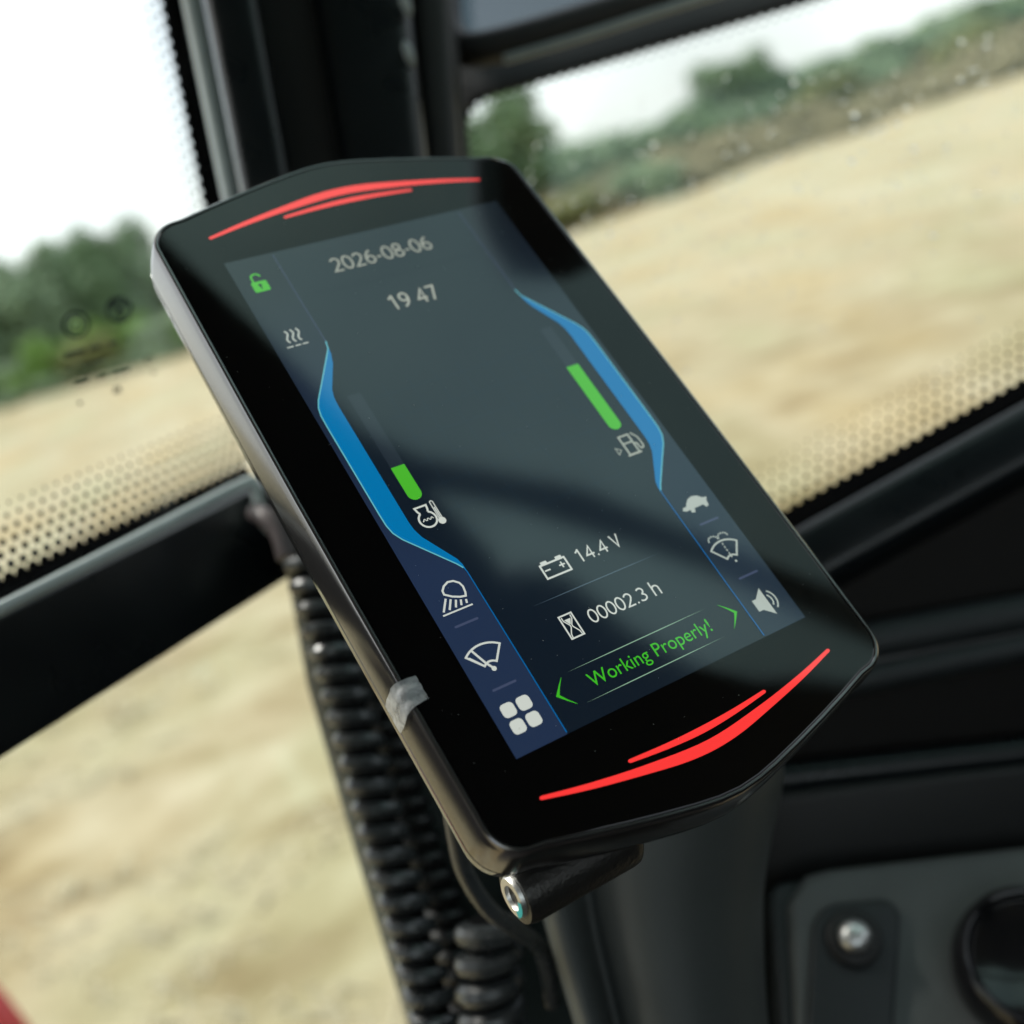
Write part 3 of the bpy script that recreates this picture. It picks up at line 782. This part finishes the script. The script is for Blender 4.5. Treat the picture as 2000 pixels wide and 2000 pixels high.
def flat(pts, bm, z):
    bm.faces.new([bm.verts.new(D(x, y, z)) for x, y in pts])
def stroke(pts, w, bm, z, closed=False, taper=None):
    P = [Vector(p) for p in pts]; n = len(P); Lq, Rq = [], []
    for i in range(n):
        if closed: a, b = P[i - 1], P[(i + 1) % n]
        else: a, b = P[max(i - 1, 0)], P[min(i + 1, n - 1)]
        t1 = (P[i] - a); t2 = (b - P[i])
        t1 = t1.normalized() if t1.length > 1e-9 else t2.normalized(); t2 = t2.normalized() if t2.length > 1e-9 else t1
        nn = Vector((-(t1 + t2).y, (t1 + t2).x))
        nn = nn.normalized() if nn.length > 1e-6 else Vector((-t1.y, t1.x))
        k = 1 / max(.45, nn.dot(Vector((-t1.y, t1.x))))
        ww = w if taper is None else w * taper(i / (n - 1))
        Lq.append(P[i] + nn * ww / 2 * k); Rq.append(P[i] - nn * ww / 2 * k)
    for i in range(n if closed else n - 1):
        j = (i + 1) % n
        bm.faces.new([bm.verts.new(D(q.x, q.y, z)) for q in (Lq[i], Lq[j], Rq[j], Rq[i])])
def disc(cx, cy, r, bm, z, n=20): flat([(cx + r * math.cos(6.28318 * i / n), cy + r * math.sin(6.28318 * i / n)) for i in range(n)], bm, z)
def arcp(cx, cy, r, a0, a1, n=14, ry=None): return [(cx + r * math.cos(math.radians(a0 + (a1 - a0) * i / n)), cy + (ry or r) * math.sin(math.radians(a0 + (a1 - a0) * i / n))) for i in range(n + 1)]
def rr(x0, y0, x1, y1, r, n=5):
    p = []
    for cx, cy, a0 in ((x1 - r, y0 + r, -90), (x1 - r, y1 - r, 0), (x0 + r, y1 - r, 90), (x0 + r, y0 + r, 180)):
        p += arcp(cx, cy, r, a0, a0 + 90, n)
    return p
def done(bm, name, mt, parent):
    for f in bm.faces:
        f.normal_update()
        if f.normal.z < 0: f.normal_flip()
    me = bpy.data.meshes.new(name); bm.to_mesh(me); bm.free()
    return link(name, me, mt, parent)
def flatpart(name, mt, parent, fn, z):
    bm = bmesh.new(); fn(bm, z); return done(bm, name, mt, parent)

def nav_mat(name, foot, head):
    m = glow(name, foot); t = m.node_tree; p = t.nodes['Principled BSDF']
    tcn = t.nodes.new('ShaderNodeTexCoord'); sp = t.nodes.new('ShaderNodeSeparateXYZ'); mr_ = t.nodes.new('ShaderNodeMapRange')
    mr_.inputs[1].default_value = -.03; mr_.inputs[2].default_value = .07; mx = t.nodes.new('ShaderNodeMix'); mx.data_type = 'RGBA'
    mx.inputs[6].default_value = (*srgb(*foot), 1); mx.inputs[7].default_value = (*srgb(*head), 1)
    t.links.new(tcn.outputs['Object'], sp.inputs[0]); t.links.new(sp.outputs['Y'], mr_.inputs[0]); t.links.new(mr_.outputs[0], mx.inputs[0]); t.links.new(mx.outputs[2], p.inputs['Emission Color'])
    return m
G_white = glow('lit_white', (200, 206, 198)); G_green = glow('lit_green', (72, 178, 44)); G_txtgreen = glow('lit_text_green', (60, 178, 36))
G_blue = glow('lit_blue', (0, 112, 168)); G_cyan = glow('lit_cyan_line', (96, 178, 190)); G_line = glow('lit_blue_line', (0, 92, 150))
G_nav = nav_mat('lit_navy', (32, 47, 73), (16, 24, 33)); G_nav2 = nav_mat('lit_navy_right', (24, 38, 54), (14, 22, 31)); G_dark = glow('lit_dark', (13, 24, 35)); G_dash = glow('lit_slate', (62, 72, 98))
G_grid = glow('lit_grid', (22, 42, 58)); G_gauge = glow('lit_gauge', (30, 40, 50)); G_sep = glow('lit_separator', (70, 88, 100)); G_gl = glow('lit_green_line', (130, 165, 140))
G_red = glow('lit_red', (252, 58, 56), 1.0, .06)
Z = -.02
scr = flatpart('screen', G_dark, disp, lambda bm, z: flat([(-43.5, -77.9), (43.5, -77.9), (43.5, 77.9), (-43.5, 77.9)], bm, z), Z)
edge = [(-29.7, -77.9), (-29.8, -44), (-30.3, -41.6), (-32, -39), (-40.2, -26.8), (-41.3, -24.5), (-41.8, -22), (-41.9, -18), (-41.9, 10), (-41.8, 13.5), (-41.3, 16), (-40, 18.4), (-31.2, 29.4), (-30.2, 31), (-29.9, 33), (-29.8, 77.9)]
inner = [(-29.8, -43.5), (-30.4, -39.5), (-31.4, -36.5), (-35.4, -28.8), (-36.1, -26.2), (-36.3, -23), (-36.3, 14.5), (-36.1, 17), (-35.3, 19.6), (-30.4, 28.2), (-29.9, 30.0), (-29.85, 32)]
for sgn in (1, -1):
    mir = lambda pts: [(x * sgn, y) for x, y in pts]
    sb = [(-43.5, -77.9)] + edge + [(-43.5, 77.9)]
    flatpart('side_bar', G_nav if sgn == 1 else G_nav2, scr, lambda bm, z: flat(mir(sb), bm, z), Z * 2)
    mid = edge[1:-1]
    band = mid + inner[::-1]
    flatpart('blue_band', G_blue, scr, lambda bm, z: flat(mir(band), bm, z), Z * 3)
    def lines(bm, z):
        stroke(mir(edge[1:14]), .34, bm, z)
    flatpart('band_outline', G_cyan, scr, lines, Z * 4)
    def l2(bm, z):
        stroke(mir([(-29.75, -77), (-29.8, -60), (-29.8, -44)]), .22, bm, z)
    flatpart('edge_line', G_dash, scr, l2, Z * 4)
    flatpart('edge_line', G_line, scr, lambda bm, z: stroke(mir([(-29.9, 32), (-29.8, 60), (-29.8, 77.5)]), .3, bm, z), Z * 4)
def gridf(bm, z):
    for i in range(-3, 4): stroke([(i * 7.5, -26), (i * 7.5, 24)], .1, bm, z)
    for i in range(-3, 4): stroke([(-26, i * 7.5), (26, i * 7.5)], .1, bm, z)
flatpart('faint_grid', G_grid, scr, gridf, Z * 2)
def ends(t): return max(.03, min(1, 3.2 * min(t, 1 - t)))
def fade_line(y, x0, x1, w): return lambda bm, z: stroke([(x0 + (x1 - x0) * i / 20, y) for i in range(21)], w, bm, z, taper=ends)
flatpart('separator', G_sep, scr, fade_line(46.9, -20, 19, .26), Z * 3)
flatpart('separator', glow('lit_dim_separator', (24, 34, 42)), scr, fade_line(-60.4, -28, 28, .26), Z * 3)
flatpart('separator', G_gl, scr, fade_line(65.0, -21.5, 20, .24), Z * 3)
flatpart('separator', G_gl, scr, fade_line(73.4, -21.5, 20, .24), Z * 3)
# gauges
def gauge(x0, x1, ytop, ysplit, yb):
    flatpart('gauge_track', G_gauge, scr, lambda bm, z: flat([(x0, ytop), (x1, ytop), (x1, ysplit), (x0, ysplit)], bm, z), Z * 2.5)
    r = (x1 - x0) / 2
    flatpart('gauge_level', G_green, scr, lambda bm, z: flat([(x0, ysplit), (x1, ysplit)] + arcp((x0 + x1) / 2, yb - r, r, 0, 180, 14), bm, z), Z * 3)
gauge(-32.9, -29.1, -25.5, -1.2, 9.5)
gauge(28.6, 32.5, -28.3, -13.8, 9.7)
# text
def text(name, s, x0, x1, ytop, ybase, mt, heavy=0.0, ref=None):
    cu = bpy.data.curves.new(name, 'FONT'); cu.body = s; cu.size = 1; cu.offset = heavy; cu.resolution_u = 5
    ob = bpy.data.objects.new(name, cu); C.objects.link(ob)
    dg = bpy.context.evaluated_depsgraph_get(); me = bpy.data.meshes.new_from_object(ob.evaluated_get(dg))
    cap = ref or .729
    if ref is None:
        # cap height measured from the digit zero or capital of the same string
        ys = [v.co.y for v in me.vertices]; cap = max(ys)
    xs = [v.co.x for v in me.vertices]; a, b = min(xs), max(xs)
    for v in me.vertices:
        X = x0 + (v.co.x - a) / (b - a) * (x1 - x0); Y = ybase - v.co.y / cap * (ybase - ytop)
        v.co = D(X, Y, Z * 3)
    bpy.data.objects.remove(ob)
    me.materials.clear(); me.materials.append(mt); me.name = name
    return link(name, me, None, scr)
def digit(ch):
    """pen strokes of a sans digit in a cell about .54 wide and 1 high (y up)"""
    A = lambda cx, cy, rx, a0, a1, ry, n=14: [(cx + rx * math.cos(math.radians(a0 + (a1 - a0) * i / n)), cy + ry * math.sin(math.radians(a0 + (a1 - a0) * i / n))) for i in range(n + 1)]
    if ch == '0': return [A(.27, .5, .225, 90, 450, .445, 32)], .54
    if ch == '1': return [[(.08, .76), (.29, .93)], [(.29, 1), (.29, 0)]], .54
    if ch == '2': return [A(.26, .70, .20, 160, -25, .24) + [(.36, .44), (.06, .05), (.50, .05)]], .54
    if ch == '3': return [A(.24, .735, .195, 145, -78, .21), A(.23, .28, .235, 82, -142, .23)], .54
    if ch == '4': return [[(.40, 0), (.40, .93), (.05, .30), (.55, .30)]], .56
    if ch == '6': return [A(.275, .30, .205, 0, 360, .255, 26), A(.50, .36, .43, 180, 100, .58, 12)], .54
    if ch == '9': return [A(.265, .70, .205, 0, 360, .255, 26), A(.04, .64, .43, 0, -80, .58, 12)], .54
    if ch == '7': return [[(.05, .95), (.49, .95), (.20, 0)]], .54
    if ch == '8': return [A(.27, .735, .18, 0, 360, .215, 24), A(.27, .26, .21, 0, 360, .225, 24)], .54
    if ch == '-': return [[(.04, .37), (.28, .37)]], .32
    if ch == '.': return [[(.10, 0), (.10, .12)]], .22
    if ch == 'V': return [[(.03, 1), (.27, .06), (.51, 1)]], .56
    if ch == 'h': return [[(.08, 1.06), (.08, 0)], [(.08, .45)] + A(.28, .50, .19, 170, 0, .20, 10) + [(.47, 0)]], .56
    return [], .26
def penned(name, s, x0, x1, ytop, ybase, w, mt):
    gl_ = [digit(c) for c in s]; gap = .055
    tot = sum(g[1] for g in gl_) + gap * (len(s) - 1); k = (x1 - x0) / tot; x = x0; h = ybase - ytop
    bm = bmesh.new(); q = 0
    for strokes, adv in gl_:
        for st in strokes:
            closed = len(st) > 20 and abs(st[0][0] - st[-1][0]) + abs(st[0][1] - st[-1][1]) < 1e-6
            stroke([(x + px_ * k, ybase - py_ * h) for px_, py_ in (st[:-1] if closed else st)], w, bm, Z * 3 - .006 * (q % 2), closed); q += 1
        x += (adv + gap) * k
    return done(bm, name, mt, scr)
penned('date_text', '2026-08-06', -16.2, 15.2, -71.0, -65.8, .62, glow('lit_dim_white', (150, 152, 140)))
penned('time_text', '19 47', -7.4, 7.6, -53.3, -48.0, .68, glow('lit_time_white', (160, 162, 150)))
penned('voltage_text', '14.4 V', -2.6, 10.9, 37.5, 41.25, .42, G_white)
penned('hours_text', '00002.3 h', -8.9, 12.6, 53.1, 56.9, .42, G_white)
text('status_text', 'Working Properly!', -18.1, 18.3, 67.3, 70.8, G_txtgreen)
# icons
def ic(name, mt, fn, z=3.2): return flatpart(name, mt, scr, fn, Z * z)
def lock(bm, z):
    flat(rr(-39.8, -69.1, -35.4, -65.4, .5), bm, z)
    stroke([(-38.9, -69.1), (-38.9, -70.4)] + arcp(-37.6, -70.5, 1.3, 180, 350, 12), .55, bm, z)
ic('lock_icon', G_green, lock)
ic('lock_keyhole', G_nav, lambda bm, z: (disc(-37.6, -67.7, .5, bm, z), stroke([(-37.6, -67.6), (-37.6, -66.3)], .4, bm, z)), 4)
def heat(bm, z):
    for x in (-38.6, -37.0, -35.4):
        stroke([(x + .45 * math.sin(i / 12 * 6.28), -50.7 + i / 12 * 4.2) for i in range(13)], .5, bm, z)
    for x0, x1 in ((-40.2, -38.4), (-37.9, -36.3), (-35.8, -34.2)): stroke([(x0, -45.2), (x1, -45.2)], .42, bm, z)
ic('glow_plug_icon', glow('lit_heat_white', (175, 180, 172)), heat)
def tempi(bm, z):
    stroke(arcp(-31.5, 15.6, 2.25, -62, 242, 26) , .5, bm, z)
    stroke([(-32.55, 13.6), (-32.9, 13.0), (-33.2, 11.7), (-30.0, 11.7), (-30.2, 13.0), (-30.45, 13.6)], .5, bm, z)
    stroke([(-33.0 + i * .25, 15.6 + .25 * (1 if i % 4 < 2 else -1)) for i in range(13)], .22, bm, z)
    stroke([(-28.75, 16.4), (-28.75, 11.6)] + arcp(-28.35, 11.5, .4, 180, 360, 6) + [(-27.95, 11.6), (-27.95, 16.4)], .26, bm, z)
    disc(-28.35, 17.2, 1.0, bm, z)
    stroke([(-28.35, 13), (-28.35, 17)], .3, bm, z)
ic('coolant_temperature_icon', G_white, tempi)
def fuel(bm, z):
    stroke([(28.9, 12.2), (32.0, 12.2), (32.0, 18.3), (28.9, 18.3)], .5, bm, z, True)
    stroke([(28.9, 14.6), (32, 14.6)], .45, bm, z); stroke([(28.2, 18.4), (32.7, 18.4)], .5, bm, z)
    stroke([(32.0, 15.4), (32.8, 15.4), (33.1, 17.4), (33.9, 17.4), (34.3, 16.6), (34.2, 13.8), (33.0, 12.0)], .42, bm, z)
    stroke([(26.0, 15.0), (27.4, 16.1), (26.0, 17.2)], .22, bm, z, True)
ic('fuel_icon', glow('lit_fuel_white', (165, 172, 160)), fuel)
def batt(bm, z):
    stroke([(-12.6, 38.1), (-5.5, 38.1), (-5.5, 41.9), (-12.6, 41.9)], .5, bm, z, True)
    for x in (-11.2, -6.9): flat([(x - .9, 37.2), (x + .9, 37.2), (x + .9, 37.95), (x - .9, 37.95)], bm, z)
    stroke([(-12.1, 39.8), (-10.5, 39.8)], .4, bm, z); stroke([(-7.9, 39.8), (-6.2, 39.8)], .4, bm, z); stroke([(-7.05, 38.95), (-7.05, 40.65)], .4, bm, z - .004)
ic('battery_icon', G_white, batt)
def hour(bm, z):
    stroke([(-15.9, 52.0), (-12.3, 52.0), (-12.3, 58.2), (-15.9, 58.2)], .42, bm, z, True)
    for s in (1, -1):
        stroke([(-14.1 + s * a, b) for a, b in ((1.25, 52.4), (1.2, 53.4), (.25, 54.9), (.25, 55.4), (1.2, 57.0), (1.35, 58.0))], .3, bm, z)
    flat([(-15.0, 53.2), (-13.2, 53.2), (-14.0, 54.7), (-14.2, 54.7)], bm, z)
ic('hourglass_icon', G_white, hour)
def lamp(bm, z):
    stroke([(-38.1, 35.6), (-38.0, 34.6), (-37.1, 33.6), (-35.7, 32.95), (-34.3, 33.2), (-33.2, 34.2), (-32.85, 35.4), (-33.1, 37.0), (-33.5, 37.9), (-34.9, 37.6), (-36.6, 36.8)], .5, bm, z, True)
    for a, b, c, d in ((-38.3, 36.7, -40.5, 39.7), (-37.3, 37.3, -38.9, 39.7), (-36.2, 37.9, -37.2, 39.7), (-35.1, 38.3, -35.7, 39.7), (-33.9, 38.7, -34.2, 39.7)): stroke([(a, b), (c, d)], .5, bm, z)
    stroke([(-41.1, 40.5), (-33.1, 40.5)], .4, bm, z)
ic('work_light_icon', G_white, lamp)
def fan(bm, z, cx, w, mirror=1):
    top = arcp(cx, 58.0, w, 180 + 52, 360 - 52, 18, 7.6)
    bot = arcp(cx, 58.0, 2.6, 360 - 52, 180 + 52, 10, 3.0)
    stroke(top + bot, .5, bm, z, True)
def wiper(bm, z):
    fan(bm, z, -37.0, 7.4)
    stroke([(-39.5, 51.0), (-38.0, 55.0), (-36.9, 56.9)], .55, bm, z - .004)
    stroke([(-40.9, 52.4), (-38.4, 55.8)], .35, bm, z - .004); disc(-36.9, 57.0, .62, bm, z)
ic('wiper_icon', G_white, wiper)
def wash(bm, z):
    fan(bm, z, 36.1, 7.0)
    for i in range(5): stroke([(36.1, 51.1 + i * 1.0), (36.1, 51.7 + i * 1.0)], .35, bm, z)
    for cx in (34.4, 37.6):
        for i in range(7):
            a = math.radians(185 + i * 28); disc(cx + 1.5 * math.cos(a), 49.6 + 1.2 * math.sin(a), .26, bm, z, 8)
    disc(36.4, 57.0, .35, bm, z)
G_dimw = glow('lit_right_white', (170, 180, 172))
ic('washer_icon', G_dimw, wash)
def apps(bm, z):
    for cx in (-39.15, -34.95):
        for cy in (67.2, 71.5): flat(rr(cx - 1.72, cy - 1.72, cx + 1.72, cy + 1.72, 1.05), bm, z)
ic('menu_icon', G_white, apps)
def turtle(bm, z):
    flat([(32.0, 38.9), (32.5, 38.1), (33.6, 38.1), (34.3, 37.2), (35.5, 36.2), (37.0, 35.8), (38.6, 36.2), (39.6, 37.2), (41.0, 37.5), (40.3, 38.4), (40.0, 39.9), (39.0, 40.2), (38.6, 39.2), (35.6, 39.3), (35.2, 40.4), (34.1, 40.2), (34.2, 39.3), (33, 39.4)], bm, z)
ic('turtle_icon', G_dimw, turtle)
def spk(bm, z):
    flat([(32.9, 68.3), (34.3, 68.3), (37.0, 66.0), (37.0, 74.0), (34.3, 71.6), (32.9, 71.6)], bm, z)
    stroke(arcp(36.4, 70.0, 2.0, -48, 48, 8), .42, bm, z); stroke(arcp(36.4, 70.0, 3.2, -52, 52, 10), .42, bm, z)
ic('speaker_icon', G_dimw, spk)
for sg in (1, -1):
    for y in (44.2, 61.7):
        flatpart('divider', G_dash, scr, lambda bm, z: flat(rr(min(sg * 33.7, sg * 40.1), y - .3, max(sg * 33.7, sg * 40.1), y + .3, .28), bm, z), Z * 3)
    flatpart('arrow', G_txtgreen, scr, lambda bm, z: stroke([(sg * -23.7, 65.5), (sg * -25.4, 67.3), (sg * -26.9, 69.1), (sg * -25.4, 70.9), (sg * -23.7, 72.7)], .75, bm, z, taper=lambda t: max(.12, 1 - abs(2 * t - 1))), Z * 3)
# red stripes (top and bottom mirror each other)
def red_big(sg):
    o_ = [(-43.0, 88.3), (-31.5, 91.2), (-17, 94.1), (-8, 95.6), (0, 96.1), (8, 95.6), (17, 94.1), (31.5, 91.2), (43.0, 88.3)]
    i_ = [(42.9, 87.4), (31.1, 89.8), (16.5, 92.0), (0, 93.4), (-16.5, 92.0), (-31.1, 89.8), (-42.9, 87.4)]
    op = [Vector((x, y, 0)) for x, y in o_]; ip = [Vector((x, y, 0)) for x, y in i_]
    a = smooth_path(op, 33); b = smooth_path(ip, 33)
    cap1 = [(43.0 + .5 * math.sin(t), 87.85 + .45 * math.cos(t)) for t in (.6, 1.2, 1.57, 2.0, 2.5)]
    cap2 = [(-43.0 - .5 * math.sin(t), 87.85 - .45 * math.cos(t)) for t in (.6, 1.2, 1.57, 2.0, 2.5)]
    return [(p[0], p[1] * sg) for p in [(v.x, v.y) for v in a] + cap1 + [(v.x, v.y) for v in b] + cap2]
def red_small(sg):
    o_ = [(-20.2, 90.0), (-10, 91.1), (0, 91.6), (10, 91.1), (20.2, 90.0)]; i_ = [(20.2, 89.1), (10, 89.75), (0, 89.95), (-10, 89.75), (-20.2, 89.1)]
    a = smooth_path([Vector((x, y, 0)) for x, y in o_], 17); b = smooth_path([Vector((x, y, 0)) for x, y in i_], 17)
    c1 = [(20.6, 89.8), (20.7, 89.5), (20.5, 89.25)]; c2 = [(-20.6, 89.3), (-20.7, 89.55), (-20.5, 89.85)]
    return [(p[0], p[1] * sg) for p in [(v.x, v.y) for v in a] + c1 + [(v.x, v.y) for v in b] + c2]
for sg in (1, -1):
    flatpart('red_stripe', G_red, disp, lambda bm, z: flat(red_big(sg), bm, z), Z)
    flatpart('red_stripe', G_red, disp, lambda bm, z: flat(red_small(sg), bm, z), Z)

# clear film tab stuck over the left edge
def tape():
    prof = [(-54.3, -.25), (-56.4, -.25), (-58.2, -.3), (-59.1, .4), (-59.5, 2.4), (-59.7, 5.0), (-59.9, 8.0), (-59.95, 10.8)]
    bm = bmesh.new(); g = []
    ny = 14
    for i in range(ny + 1):
        v = i / ny; row = []
        for k, (x, z) in enumerate(prof):
            u = k / (len(prof) - 1)
            y0 = 50.6 + (2.2 * (u - .75) ** 2 * 4 if u > .75 else 0) + .6 * (1 - u); y1 = 59.0 + (-1.6 * (1 - u)) - (2.2 * (u - .75) ** 2 * 4 if u > .75 else 0)
            y = y0 + (y1 - y0) * v
            w = .5 * abs(math.sin(v * 8 + u * 5 + 1.3 * math.sin(u * 7 + v * 3))) ** 1.5 * (1 if u < .7 else .3)
            row.append(bm.verts.new(D(x - w * (u > .3), y, z - .12 - w * .8)))
        g.append(row)
    for i in range(ny):
        for k in range(len(prof) - 1): bm.faces.new((g[i][k], g[i][k + 1], g[i + 1][k + 1], g[i + 1][k]))
    m = bpy.data.materials.new('clear_film'); m.use_nodes = True; t = m.node_tree; p = t.nodes['Principled BSDF']
    p.inputs['Base Color'].default_value = (.75, .78, .78, 1); p.inputs['Roughness'].default_value = .25; p.inputs['Coat Weight'].default_value = .5
    n = t.nodes.new('ShaderNodeTexNoise'); n.inputs['Scale'].default_value = 300; n.inputs['Detail'].default_value = 4
    n.inputs['Distortion'].default_value = 1.5
    mr_ = t.nodes.new('ShaderNodeMapRange'); mr_.inputs[1].default_value = .3; mr_.inputs[2].default_value = .7; mr_.inputs[3].default_value = .3; mr_.inputs[4].default_value = .7
    tcc = t.nodes.new('ShaderNodeTexCoord'); t.links.new(tcc.outputs['Object'], n.inputs['Vector']); t.links.new(n.outputs[0], mr_.inputs[0]); t.links.new(mr_.outputs[0], p.inputs['Alpha'])
    o = finish(bm, 'clear_film_tab', m, angle=60); o.matrix_world = dm.copy()
    tag(o, 'crumpled clear film tab stuck over left edge of the display', 'tape')
tape()
# dust specks on the glass
def dust():
    r_ = random.Random(12); bm = bmesh.new()
    for i in range(150):
        x, y = r_.uniform(-56, 57), r_.uniform(-92, 94); s = r_.uniform(.04, .11) * (1.6 if r_.random() < .08 else 1)
        n = 6
        bm.faces.new([bm.verts.new(D(x + s * math.cos(6.283 * k / n) * r_.uniform(.6, 1.3), y + s * math.sin(6.283 * k / n), -.13)) for k in range(n)][::-1])
    o = finish(bm, 'dust', mat('pale_dust', (.35, .36, .34), .9), smooth=False); o.matrix_world = dm.copy()
    tag(o, 'fine pale dust specks on the display glass', 'dust', kind='stuff')
dust()

# bracket that carries the display
br = empty('mount_bracket', dm @ Matrix.Translation(D(-22, 100, 26)))
tag(br, 'dark cast metal mounting bracket with silver socket bolt under the display', 'bracket')
def brp(o, parent=None):
    o.parent = br if parent is None else parent
    o.matrix_parent_inverse = br.matrix_world.inverted() if parent is None else Matrix.Identity(4)
    return o
bpy.context.view_layer.update()
def dl(v): return dm @ v
axx = (dm.to_3x3() @ Vector((-1, 0, 0))).normalized()
BC = (-22.0, 103.5, 24.0)
def solve_bolt(px, py, z):
    r = at(px, py, 1) - EYE; o_ = dl(D(0, 0, z)); n = (dm.to_3x3() @ Vector((0, 0, 1))); k = (o_ - EYE).dot(n) / r.dot(n); p = dm.inverted() @ (EYE + r * k)
    return p.x * 1000, -p.y * 1000, z
BX, BY, BZ = solve_bolt(1017, 1745, 24)
brp(lathe('lug', [(.0060, 0), (.0069, .001), (.0072, .003), (.0072, .030), (.0066, .032)], dl(D(BX + 30.5, BY, BZ)), axx, M['darksteel'], 48))
def arm(bm):
    pts = [(BX + 3, BY - 9, 13.8), (BX + 60, BY - 12, 13.8), (BX + 60, BY + 4, BZ + 12), (BX + 3, BY + 9, BZ + 4), (BX + 3, BY - 2, BZ + 10)]
    for pp in (0,):
        a = [dl(D(BX + 4, BY - 12, 17.0)), dl(D(BX + 30, BY - 12, 17.0)), dl(D(BX + 30, BY + 6, BZ + 2)), dl(D(BX + 4, BY + 6, BZ + 2))]
        b = [dl(D(BX + 4, BY - 12, 28)), dl(D(BX + 30, BY - 12, 28)), dl(D(BX + 30, BY - 2, BZ + 9)), dl(D(BX + 4, BY - 2, BZ + 9))]
        slab_bm(bm, a, b, .001)
bm = bmesh.new(); arm(bm); brp(finish(bm, 'arm', M['darksteel']))
bolt = brp(lathe('socket_bolt', [(.0050, -.004), (.0050, .0016), (.0046, .0024), (.0030, .0024), (.0027, .0019), (.0026, -.0003), (.0002, -.0004)], dl(D(BX, BY, BZ)), axx, M['steel'], 36))
bm = bmesh.new()
q = axx.to_track_quat('Z', 'Y').to_matrix().to_4x4(); mm = Matrix.Translation(dl(D(BX, BY, BZ))) @ q
ring = []
def teal(a0):
    for i in range(8):
        a, b = math.radians(a0 + i * 10), math.radians(a0 + 10 + i * 10)
        bm.faces.new([bm.verts.new(mm @ Vector((r * math.cos(t), r * math.sin(t), .0026))) for r, t in ((.0030, a), (.0046, a), (.0046, b), (.0030, b))])
teal(285)
brp(finish(bm, 'paint_mark', mat('teal_marker_paint', (.02, .42, .42), .5), smooth=False))

# raindrops on the side window
def drops():
    r_ = random.Random(77); bm = bmesh.new()
    n = 0
    while n < 420:
        x, y = r_.uniform(930, 2000), r_.uniform(60, 760)
        dens = math.exp(-((y - (560 - .33 * (x - 930))) / 190) ** 2)
        if r_.random() > dens * .9 + .06: continue
        n += 1
        p = PR.hit(x, y, -.0045); s = r_.uniform(.0003, .00085) * (1.7 if r_.random() < .12 else 1)
        m4 = Matrix.Translation(p) @ PR.n.to_track_quat('Z', 'Y').to_matrix().to_4x4() @ Matrix.Diagonal((s, s * r_.uniform(1, 1.6), s * .5, 1))
        bmesh.ops.create_icosphere(bm, subdivisions=2, radius=1, matrix=m4)
    m = bpy.data.materials.new('water'); m.use_nodes = True; p = m.node_tree.nodes['Principled BSDF']
    p.inputs['Transmission Weight'].default_value = 1; p.inputs['IOR'].default_value = 1.33; p.inputs['Roughness'].default_value = .02; p.inputs['Base Color'].default_value = (1, 1, 1, 1)
    tag(finish(bm, 'raindrops', m, angle=180), 'small clear raindrops scattered over the outside of the side window', 'raindrops', kind='stuff')
drops()
